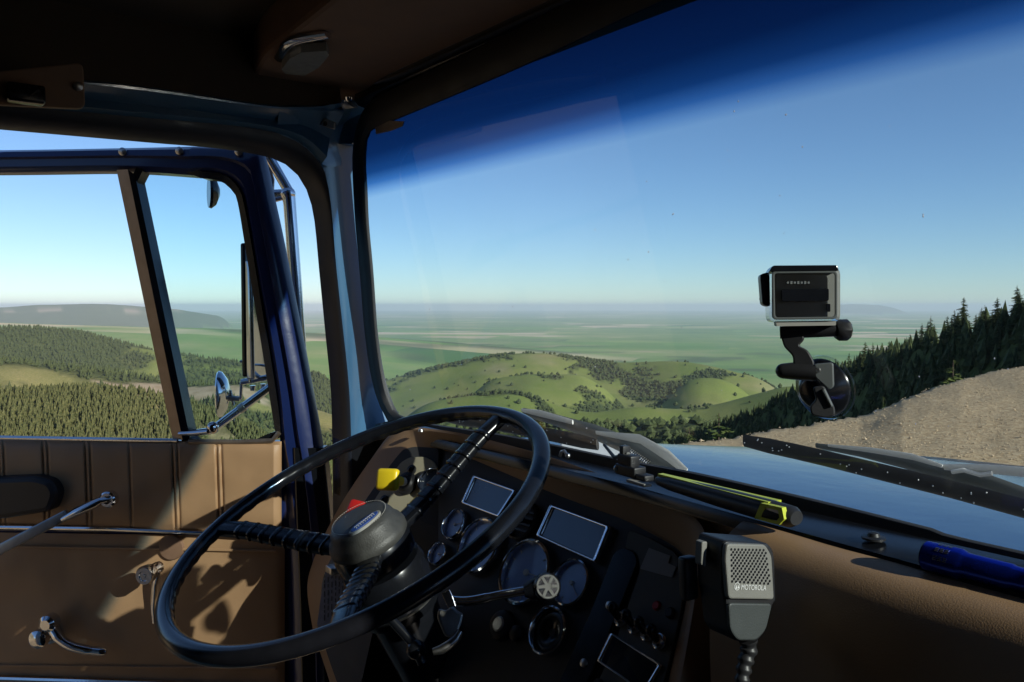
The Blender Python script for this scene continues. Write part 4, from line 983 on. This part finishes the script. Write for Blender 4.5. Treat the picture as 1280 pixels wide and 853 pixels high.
for a in spk:
    t=Vector(-wx*math.sin(a)+wy*math.cos(a)); mb=MB().use(M['gloss'])
    path=[wp(a,.03,HUBH-.01),wp(a,.08,HUBH-.002),wp(a,.15,-.028),wp(a,.215,-.010),wp(a,.262,-.002)]
    P=resample(cr(path,6),160); vs=[]
    for i,p in enumerate(P):
        q=i/159; wd=.0185-.004*q; th=.0085; rib=0
        if .2<q<.85: ph=(q*11)%1; rib=(-.0016 if ph<.12 else (.0012 if ph<.3 else .0003))
        dirv=(P[min(i+1,159)]-P[max(i-1,0)]).normalized(); up_=t.cross(dirv); up_=up_ if up_.dot(WN)>0 else -up_
        for j in range(14):
            b=2*math.pi*j/14; cx=math.copysign(abs(math.cos(b))**.6,math.cos(b)); sy=math.copysign(abs(math.sin(b))**.7,math.sin(b))
            vs.append(p+t*cx*(wd+rib)+up_*sy*(th+rib))
    fs=[[i*14+j,i*14+(j+1)%14,(i+1)*14+(j+1)%14,(i+1)*14+j] for i in range(159) for j in range(14)]
    mb.add(vs,fs); SWP('spoke',mb)
hc=WC+WN*HUBH
mb=MB().use(M['gloss']); mb.lathe(hc-WN*.035,WN,[(0,.050),(.006,.056),(.024,.057),(.034,.053)],48); SWP('hub',mb)
mb=MB().use(M['leather']); mb.lathe(hc-WN*.002,WN,[(0,.054),(.003,.0565),(.010,.0565),(.016,.054),(.020,.050),(.030,.046),(.036,.042),(.0385,.036),(.0395,.02),(.040,.0005)],56,cap=False); hp_=SWP('horn_pad',mb)
hx=(wx*math.cos(.75)+wy*math.sin(.75)); hy_=WN.cross(hx)
hm=Plane(hc+WN*.037,WN).at(457,655)
e1=(Plane(hc+WN*.037,WN).at(476,641)-Plane(hc+WN*.037,WN).at(440,669)); ln=e1.length; e1.normalize(); e2=WN.cross(e1)
mb=MB().use(M['grey']); el=lambda a_,b_,h:[hm+e1*a_*math.cos(q)+e2*b_*math.sin(q)+WN*h for q in np.linspace(0,2*math.pi,33)[:-1]]
mb.prism(el(ln*.52,.0105,.0035),-WN*.004); SWP('badge_rim',mb,hp_)
mb=MB().use(M['insert']); mb.prism(el(ln*.45,.0078,.0045),-WN*.003); 
SWP('badge',mb,hp_)
mb=MB().use(M['white'])
for k_ in range(9):            # script-like relief, unreadable at this size
    q=-ln*.30+ln*.6*k_/8; c0=hm+e1*q+WN*.0048; mb.tube([c0-e2*.003,c0+e2*.002+e1*.002,c0+e2*.003],.0005,n=5)
SWP('badge_script',mb,hp_)
mb=MB().use(M['grey'])         # stitched seam
for k_ in range(70):
    q=2*math.pi*k_/70; c0=hc+WN*.0372+wx*math.cos(q)*.0395+wy*math.sin(q)*.0395; t=(-wx*math.sin(q)+wy*math.cos(q)); mb.tube([c0-t*.001,c0+t*.001+WN*.0004],.0005,n=5)
SWP('stitching',mb,hp_)
# column below the hub
mb=MB().use(M['gloss']); 
mb.lathe(hc-WN*.32,WN,[(0,.045),(.12,.046),(.20,.050),(.205,.058),(.215,.060),(.27,.060),(.28,.056)],44)
cs=T_('steering_column',mb)
mb=MB().use(M['steel']); mb.tube([hc-WN*.10+(wx*math.cos(q)+wy*math.sin(q))*.0605 for q in np.linspace(0,2*math.pi,60)],.0018,n=6); T_('column_clamp',mb,cs)
# turn signal lever and trailer brake handle
CP=Plane(ray(600,745)*.98,-ray(600,745))
mb=MB().use(M['chrome']); lv=[CP.at(558,750),CP.at(575,752),CP.at(592,751),CP.at(625,744),CP.at(660,738)]
mb.tube(resample(cr(lv,5),24),[.0058]*12+[.0052]*12,n=14); mb.prism([CP.at(*p,.008) for p in((552,742),(562,737),(566,745),(570,758),(560,760))],-CP.n*.018,r=.001); lever=T_('signal_lever',mb,truck)
mb=MB().use(M['gloss']); k0=CP.at(655,739); k1=CP.at(672,736); kd=(k1-k0).normalized(); kax=(kd*.12+CP.n*.99).normalized()
mb.tube([k0,k0.lerp(k1,.5),k1],[.007,.011,.0145],n=20); mb.lathe(CP.at(681,734,-.004),kax,[(0,.014),(.006,.0165),(.014,.0165),(.018,.014)],28); kn=T_('lever_knob',mb,lever)
mb=MB().use(M['dull']); kc_=CP.at(681,734,-.004)+kax*.0185; kx=kax.cross(U).normalized(); ky=kax.cross(kx)
def circ(r,n,h=0,ph=0): return [kc_+kx*math.cos(q+ph)*r+ky*math.sin(q+ph)*r+kax*h for q in np.linspace(0,2*math.pi,n+1)[:-1]]
mb.ring(circ(.0135,36),circ(.0115,36),-kax*.002); mb.prism(circ(.005,6),-kax*.002)
for q in range(6):
    d=kx*math.cos(q*math.pi/3)+ky*math.sin(q*math.pi/3); mb.box(kc_+d*.0085,d,kax.cross(d),kax,(.0042,.0017,.001))
T_('shift_pattern_cap',mb,lever)
BP=Plane(ray(565,790)*.98,-ray(565,790))
mb=MB().use(M['steel']); mb.prism(rrect([BP.at(*p) for p in((546,772),(548,760),(558,764),(566,755),(572,764),(580,767),(577,780),(570,798),(556,796))],.004,2),-BP.n*.022,r=.003)
mb.tube([BP.at(*p,.004) for p in((541,815),(552,812),(562,806),(571,798),(576,789))],[.004,.0055,.0055,.005,.004],n=12); T_('trailer_brake_lever',mb,cs)
mb=MB().use(M['gloss'])
CB=Plane(ray(520,790)*1.02,-ray(520,790))
mb.tube([CB.at(485,770),CB.at(518,806),CB.at(528,830)],.006,n=10); mb.ball(CB.at(520,812),.012); T_('column_linkage',mb,cs)
# printed card hanging left of the column
KP=Plane(LPL.at(410,735,.05),LPL.n+U*-.2)
mb=MB().use(M['paper']); mb.prism(rrect([KP.at(*p) for p in((409,713),(436,708),(442,735),(432,775),(404,790),(396,783),(402,740))],.004,3),-KP.n*.003); card=DS('instruction_card',mb)
mb=MB().use(M['black']); rr=random.Random(4)
for r_ in range(7):
    x0=405+r_*4.6
    y=718+rr.random()*4
    while y<770-r_*1:
        l2=rr.uniform(3,8); mb.add([KP.at(x0,y,.0008),KP.at(x0+1.2,y,.0008),KP.at(x0+1.0,y+l2,.0008),KP.at(x0-.2,y+l2,.0008)],[[0,1,2,3]],False); y+=l2+rr.uniform(1.5,4)
DS('card_print',mb,None,card)
mb=MB().use(M['steel']); mb.box(KP.at(416,712,.004),F,L,U,(.008,.012,.006),.002); DS('card_clip',mb,None,card)

# ---- hood, cowl, wipers outside
HO=Plane(W(.86,.5,-.262),U+F*.06)
far=[(846,560),(870,558),(930,558.5),(1030,562),(1150,570),(1280,583),(1450,603),(1700,640)]
farp=[HO.at(*p) for p in far]
def hoodpt(l,t):
    pass
far_c=resample(cr(farp,5),40)
near_c=resample([W(.86,1.40,HO.at(840,575).z),W(.86,-.55,-.262)],40)
near_c=[p-U*((p-HO.o).dot(HO.n)/HO.n.z) for p in near_c]
rows=[]
for i in range(15):
    t=i/14; rows.append([a_.lerp(b_,t)+U*(.010*math.sin(math.pi*t)-.0*t) for a_,b_ in zip(near_c,far_c)])
rows.append([p+(p-q).normalized()*.02-U*.012 for p,q in zip(rows[-1],rows[-2])]); rows.append([p+(p-q).normalized()*.012-U*.045 for p,q in zip(rows[-1],rows[-3])]); rows.append([p-U*.5 for p in rows[-1]])
mb=MB().use(M['hood']); mb.loft(rows); T_('hood',mb)
mb=MB().use(M['cowl']); cw=Plane(W(.86,0,-.245),U+F*.05)
mb.prism([cw.at(*p) for p in((700,552),(752,540),(790,545),(822,560),(850,583),(866,592),(820,600),(700,585))],-U*.02,r=.004)
mb.prism([W(.815,1.44,-.235),W(.815,-.5,-.235),W(.865,-.5,-.250),W(.865,1.44,-.250)],-U*.03); T_('cowl',mb)
mb=MB().use(M['steel']); mb.lathe(cw.at(829,562,.001),U,[(0,.006),(.003,.005)],12); T_('cowl_screw',mb)
WO=Plane(WS.o-WS.n*.035,WS.n); WO2=Plane(WS.o-WS.n*.06,WS.n)
def wiper(arm,blade,lab,spring=None,bw=.011):
    mb=MB().use(M['darkgrey']); A=[WO2.at(*p[:2]) for p in arm]; mb.tube(A,[p[2] for p in arm],n=8,flat=.5,up=WS.n); wa=T_('wiper_arm',mb,truck,lab)
    B=[WO.at(*p) for p in blade]; B=resample(B,12); mb=MB().use(M['rubber']); mb.tube(B,[bw*.8]+[bw]*10+[bw*.8],n=8,flat=.35,up=WS.n); wb=T_('wiper_blade',mb,wa)
    mb=MB().use(M['steel'])
    rr=random.Random(len(B))
    for k_ in range(30):
        t=rr.random(); j=min(10,int(t*11)); p=B[j].lerp(B[j+1],t*11-j); mb.ball(p+WS.n*.0045+U*rr.uniform(-.006,.008),.0009,6,4)
    T_('water_droplets',mb,wa)
    if spring:
        mb=MB().use(M['steel']); P=[WO2.at(*p,.01) for p in spring]; d=(P[1]-P[0]); n_=int(d.length/.0035); dx=d.normalized(); sx=dx.cross(U).normalized(); sy=dx.cross(sx)
        mb.tube([P[0]+d*(i/(n_*8))+sx*math.cos(i*math.pi/4)*.006+sy*math.sin(i*math.pi/4)*.006 for i in range(n_*8)],.0011,n=5); T_('wiper_spring',mb,wa)
    return wa
wiper([(655,515,.007),(690,524,.010),(745,541,.013),(790,560,.015),(820,578,.017),(852,597,.017)],[(560,523),(620,531),(684,543),(747,556)],'left wiper arm in front of the driver',spring=[(778,560),(812,582)])
mb=MB().use(M['cowl']); mb.tube([WO2.at(652,513,.008),WO2.at(676,517,.008),WO2.at(716,528,.008)],[.003,.006,.004],n=8,flat=.4,up=WS.n)
mb.tube([WO2.at(745,541,.006),WO2.at(800,549,.006),WO2.at(835,570,.006),WO2.at(858,590,.006)],[.003,.007,.009,.006],n=8,flat=.3,up=WS.n); T_('wiper_arm_cover',mb)
wa=wiper([(1020,557,.003),(1075,566,.005),(1130,578,.007),(1180,592,.009),(1240,607,.010),(1330,640,.010)],[(930,551),(1010,568),(1100,590),(1190,612),(1280,636),(1400,668)],'right wiper arm over the hood',bw=.0095)
mb=MB().use(M['cowl']); mb.tube([WO2.at(1035,557,.012),WO2.at(1090,563,.012),WO2.at(1140,571,.012),WO2.at(1178,583,.012)],[.0015,.003,.0035,.002],n=8,flat=.4,up=WS.n); mb.tube([WO2.at(1180,584,.01),WO2.at(1230,586,.01),WO2.at(1300,592,.01),WO2.at(1380,604,.01)],[.003,.0045,.005,.005],n=8,flat=.5,up=WS.n)
mb.tube([WO2.at(1190,590,.014),WO2.at(1205,588,.014),WO2.at(1225,594,.014),WO2.at(1240,592,.014)],.0022,n=8)
T_('wiper_linkage',mb)

# ================================================================== THINGS ON THE DASH
# action camera on its suction mount
mroot=empty('camera_mount',WS.at(1032,483),'black suction cup mount stuck on the inside of the windshield, holding the camera','mount')
def MT(n,mb,par=mroot): return mb.build(n,None,par)
cup=WS.at(1032,484,.004)
mb=MB().use(M['caseglass']); mb.lathe(cup,N_,[(0,.0335),(.003,.0335),(.005,.030)],44); MT('suction_rim',mb)
mb=MB().use(M['gloss']); mb.lathe(cup+N_*.004,N_,[(0,.031),(.004,.030),(.010,.022),(.018,.018),(.022,.012)],40); MT('suction_cup',mb)
MP=Plane(ray(1010,470)*.815,-ray(1010,470)); mn=MP.n
def mpoly(px,t,r=.0015,off=0,m=M['black']):
    mb=MB().use(m); mb.prism(rrect(MP.pts(px,off),.003,3),-mn*t,r=r); return mb
mb=mpoly([(1017,455),(1042,453),(1043,484),(1036,488),(1018,472)],.012,off=.006,m=M['darkgrey']); mb.use(M['steel']).lathe(MP.at(1022,463,.006),mn,[(0,.003),(.002,.002)],10); MT('hinge_cheek',mb)
mb=mpoly([(1016,484),(1030,482),(1034,490),(1044,511),(1044,520),(1030,523),(1014,519),(1012,508),(1020,500)],.012,off=.008,m=M['rubber']); MT('lock_lever',mb)
mb=mpoly([(1026,488),(1031,485),(1042,508),(1038,510)],.006,off=.011,m=M['darkgrey']); MT('lever_rib',mb)
mb=MB().use(M['black']); mb.tube([MP.at(978,464),MP.at(990,464),MP.at(1020,466)],[.0075,.0085,.0085],n=18); mb.ball(MP.at(979,464),.0075,14,10); MT('thumb_screw',mb)
mb=mpoly([(974,414),(1003,414),(1006,424),(998,432),(1010,438),(1018,452),(1018,470),(992,468),(991,445),(980,434)],.014,off=.004); MT('mount_arm',mb)
mb=MB().use(M['black']); mb.tube([MP.at(975,416),MP.at(1045,413)],[.0062,.0062],n=16); mb.lathe(MP.at(1044,413),Vector((1,.05,.02)),[(0,.008),(.004,.0105),(.012,.0105),(.014,.008)],8); mb.use(M['steel']).ball(MP.at(1058,412,.004),.0022,8,6); MT('pivot_screw',mb)
# camera body in clear case
cr_=empty('action_camera',MP.at(1001,402),'small grey action camera in a clear waterproof case above the suction mount','camera')
cf=Plane(ray(1001,368)*.80,Vector((-.20,-1,.02))); cn_=cf.n
def CT(n,mb): return mb.build(n,None,cr_)
mb=MB().use(M['grey']); mb.prism(rrect(cf.pts([(968,338),(1048,338),(1048,399),(968,399)],-.006),.004,4),-cn_*.024,r=.002); CT('camera_body',mb)
mb=MB().use(M['caseglass']); mb.prism(rrect(cf.pts([(960,336),(1051,335),(1051,402),(962,403)]),.006,4),-cn_*.036,r=.003); mb.use(M['darkgrey'])
CT('clear_case',mb)
mb=MB().use(M['darkgrey']); a_=rrect(cf.pts([(965,339),(1047,338.5),(1047,399),(966,400)],.0015),.004,4); b_=rrect(cf.pts([(968,342),(1044,341.5),(1044,396),(969,397)],.0015),.003,4); mb.ring(a_,b_,-cn_*.003,r=.0004); CT('case_gasket',mb)
mb=MB().use(M['gloss']); mb.prism(rrect(cf.pts([(977,362),(1036,361),(1036,376),(978,377)],.0012),.0012,2),-cn_*.0025); CT('battery_door',mb)
mb=MB().use(M['gloss']); mb.prism(rrect(cf.pts([(1033,380),(1038,380),(1038,390),(1033,390)],.0012),.0008,2),-cn_*.0025); CT('port_cover',mb)
mb=MB().use(M['gloss']); mb.prism(rrect(cf.pts([(966,332),(1047,331.5),(1049,339),(961,340)],.002),.002,2),-cn_*.038,r=.001); CT('case_latch',mb)
mb=MB().use(M['black']); mb.prism(rrect(cf.pts([(950,343),(962,340),(963,384),(953,381)],-.006),.003,3),-cn_*.024,r=.001); CT('side_button_housing',mb)
mb=MB().use(M['grey']); mb.prism(rrect(cf.pts([(970,402),(1045,401),(1045,407),(971,408)],-.002),.001,2),-cn_*.02); CT('case_foot',mb)
mb=MB().use(M['darkgrey'])
for k_ in range(7): mb.box(cf.at(985+k_*4.3,353.5-k_*.0,.0006),Vector((1,0,0)),cn_,U,(.0010,.0002,.0014 if k_%2 else .0010))
CT('faint_print',mb)

# two-way radio microphone
mic=empty('radio_microphone',ray(925,740)*.745,'black and grey two-way radio hand microphone hung at the end of the instrument hood','microphone')
MF=Plane(ray(938,735)*.745,Vector((.50,-.86,.06))); bd=Vector((-.52,.85,0)).normalized()
def MC(n,mb,par=mic): return mb.build(n,None,par)
body=[(907,676),(963,680),(969,693),(971,752),(967,756),(958,790),(947,803),(921,803),(912,790),(908,752),(905,740),(904,690)]
mb=MB().use(M['black']); mb.prism(rrect(MF.pts(body,-.004),.005,4),bd*.032,r=.003); mbod=MC('microphone_body',mb)
mb=MB().use(M['micgrey']); fp=[(909,680),(957,681),(965,695),(968,750),(911,749),(907,700)]
mb.prism(rrect(MF.pts(fp,.0005),.004,4),-MF.n*.005,r=.0015); MC('face_plate',mb)
mb=MB().use(M['micdark']); mb.prism(rrect(MF.pts([(911,754),(966,755),(958,788),(946,801),(922,801),(913,788)],-.0015),.005,4),-MF.n*.004,r=.0015); MC('lower_shell',mb)
def bil(u,v):
    tl,tr_,br,bl=(914,687),(957,688),(963,730),(915,727); x=(tl[0]*(1-u)+tr_[0]*u)*(1-v)+(bl[0]*(1-u)+br[0]*u)*v; y=(tl[1]*(1-u)+tr_[1]*u)*(1-v)+(bl[1]*(1-u)+br[1]*u)*v; return x,y
mb=MB().use(M['gloss']); ex_,ey_=MF.axes()
for r_ in range(13):
    for c_i in range(10):
        u=(c_i+(.5 if r_%2 else 0))/9.6; 
        if u>1: continue
        o=MF.at(*bil(u,r_/12),.0005); mb.prism([o+ex_*math.cos(q)*.00125+ey_*math.sin(q)*.00125+MF.n*.0003 for q in np.linspace(0,6.283,9)[:-1]],-MF.n*.001)
MC('speaker_holes',mb)
def text(s,pl,px0,px1,py,size,m,name,par,off=.001,tilt=None):
    cu=bpy.data.curves.new('t','FONT'); cu.body=s; cu.size=1; cu.extrude=.0; cu.align_x='LEFT'; o=bpy.data.objects.new('t',cu); COL.objects.link(o)
    dg=bpy.context.evaluated_depsgraph_get(); me=bpy.data.meshes.new_from_object(o.evaluated_get(dg)); bpy.data.objects.remove(o)
    xs=[v.co.x for v in me.vertices]; x0,x1=min(xs),max(xs); a=pl.at(px0,py,off); b=pl.at(px1,py+(tilt or 0),off); d=(b-a); s_=d.length/(x1-x0); dx=d.normalized(); dy=(pl.n.cross(dx)); dy=dy if dy.z>0 else -dy
    mb=MB().use(m); mb.add([a+dx*((v.co.x-x0)*s_)+dy*(v.co.y*s_*size) for v in me.vertices],[list(p.vertices) for p in me.polygons],False)
    return mb.build(name,None,par)
text('MOTOROLA',MF,926.5,957.5,737.2,1.15,M['white'],'maker_lettering',mic,.0012,1.0)
mb=MB().use(M['white']); lo=MF.at(921.5,733.3,.0010)
rg_=lambda r:[lo+ex_*math.cos(q)*r+ey_*math.sin(q)*r for q in np.linspace(0,6.283,29)[:-1]]
mb.ring(rg_(.0034),rg_(.0029),-MF.n*.0003)
for sg in(-1,1): mb.add([lo+ex_*sg*.0002-ey_*-.0018,lo+ex_*sg*.0011-ey_*.0019,lo+ex_*sg*.0024-ey_*-.0018],[[0,1,2]],False)
MC('round_emblem',mb)
mb=MB().use(M['micgrey']); mb.prism(rrect([MF.at(*p,-.004)+bd*.018+ex_*0 for p in((896,684),(903,683),(901,716),(895,714))],.002,2),bd*.008,r=.001); MC('talk_button',mb)
mb=MB().use(M['black']); P=[MF.at(935,800,-.016),MF.at(936,812,-.016),MF.at(930,835,-.016),MF.at(927,870,-.012),MF.at(935,960,0.01)]; P=resample(cr(P,6),50)
mb.tube(P,[(.0085-.003*min(1,i/34))*(1.0 if (i%4)<2 or i>34 else .8) for i in range(50)],n=14); MC('cable',mb)
mb=MB().use(M['black']); mb.box(MF.at(905,740,-.004)+bd*.045,ex_,ey_,MF.n,(.008,.02,.006),.003); MC('hang_clip',mb)

# black and yellow pocket work light lying on the shelf
TP=Plane(W(.752,0,-.212),U)
t0,t1=TP.at(822,600),TP.at(996,648); ax=(t1-t0).normalized(); sy=U.cross(ax).normalized(); sy=sy if sy.dot(F)>0 else -sy
wl=empty('work_light',(t0+t1)/2-U*.012,'slim black and lime pocket work light lying along the foot of the windshield','work light')
Ln=(t1-t0).length
def WT(n,mb): return mb.build(n,None,wl)
mb=MB().use(M['black']); P=[t0+ax*Ln*q for q in(0,.03,.12,.5,.85,.97,1)]; mb.tube(P,[.005,.008,.0105,.0135,.0145,.0135,.009],n=20,flat=.8,up=U); WT('light_body',mb)
mb=MB().use(M['lime']); mb.loft([[t0+ax*Ln*q+U*(.0085+.003*q)+sy*s2*(.002+.0035*q) for q in(.02,.2,.4,.6,.8,.86)] for s2 in(2.2,1.1,-.3,-1.6)],thick=-U*.006)
WT('lime_stripe',mb)
mb=MB().use(M['lime']); fc=[t0+ax*Ln*a_-sy*(.0125)+U*b_ for a_,b_ in((.80,-.008),(.84,.010),(.97,.011),(.985,.0),(.955,-.007))]
fi=[sum(fc,Vector())/5+(p-sum(fc,Vector())/5)*.62 for p in fc]; mb.ring([p-sy*.002 for p in fc],[p-sy*.002 for p in fi],sy*.006); WT('lime_lens_frame',mb)
mb=MB().use(M['steel']); mb.prism([p-sy*.0005 for p in fi],sy*.004); WT('lens',mb)
# clamp of a holder at its left end
pc=TP.at(788,590); hd_=empty('device_clamp',pc-U*.01,'small black clamp holder with a steel screw on the dash edge','clamp')
def HT(n,mb): return mb.build(n,None,hd_)
mb=MB().use(M['black']); mb.box(pc+U*.002,ax,sy,U,(.020,.010,.007),.002); mb.box(pc-ax*.004+U*.014,ax,sy,U,(.014,.008,.008),.002); mb.box(pc+ax*.026-U*.002,ax,sy,U,(.012,.008,.004),.002); mb.box(pc-ax*.012+U*.024,ax,sy,U,(.004,.006,.008),.001); HT('clamp_body',mb)
mb=MB().use(M['steel']); mb.ball(pc-ax*.018+U*.002-sy*.008,.0045,12,8); HT('screw',mb)
mb=MB().use(M['grey']); mb.box(pc+ax*.032-sy*.012-U*.007,ax,sy,U,(.018,.006,.002),.001); HT('base_plate',mb)
mb=MB().use(M['black']); mb.tube([pc-ax*.004+U*.022,WS.at(768,572,.02),WS.at(755,556,.006)],[.003,.0025,.002],n=8); HT('stay_arm',mb)
# blue flashlight at the right
FPn=Plane(W(.720,0,0),-F)
f0,f1=FPn.at(1157,694),FPn.at(1300,731); ax=(f1-f0).normalized(); 
fl=empty('flashlight',(f0+f1)/2-U*.014,'shiny blue metal flashlight lying on the dash at right','flashlight')
mb=MB().use(M['torch']); mb.lathe(f0,ax,[(0,.0105),(.001,.0125),(.030,.0130),(.033,.0115),(.036,.0108),(.070,.0108),(.072,.0098),(.085,.0098),(.087,.0108),(.13,.0108),(.135,.009)],40); mb.build('flashlight_barrel',None,fl)
mb=MB().use(M['gloss']); mb.lathe(f0-ax*.0008,ax,[(0,.0108),(.002,.0108)],32); mb.build('tail_cap',None,fl)
mb=MB().use(M['steel'])
up2=(U*.75-F*.66).normalized(); sd2=ax.cross(up2)
for g_i in range(3):
    q=-.75+g_i*.6
    for k_ in range(3):
        for r_ in range(3):
            a_=q+r_*.12; d=up2*math.cos(a_)+sd2*math.sin(a_); mb.box(f0+ax*(.0135+k_*.0042)+d*.01285,ax,ax.cross(d),d,(.0015,.0004,.0003))
mb.build('silver_print',None,fl)
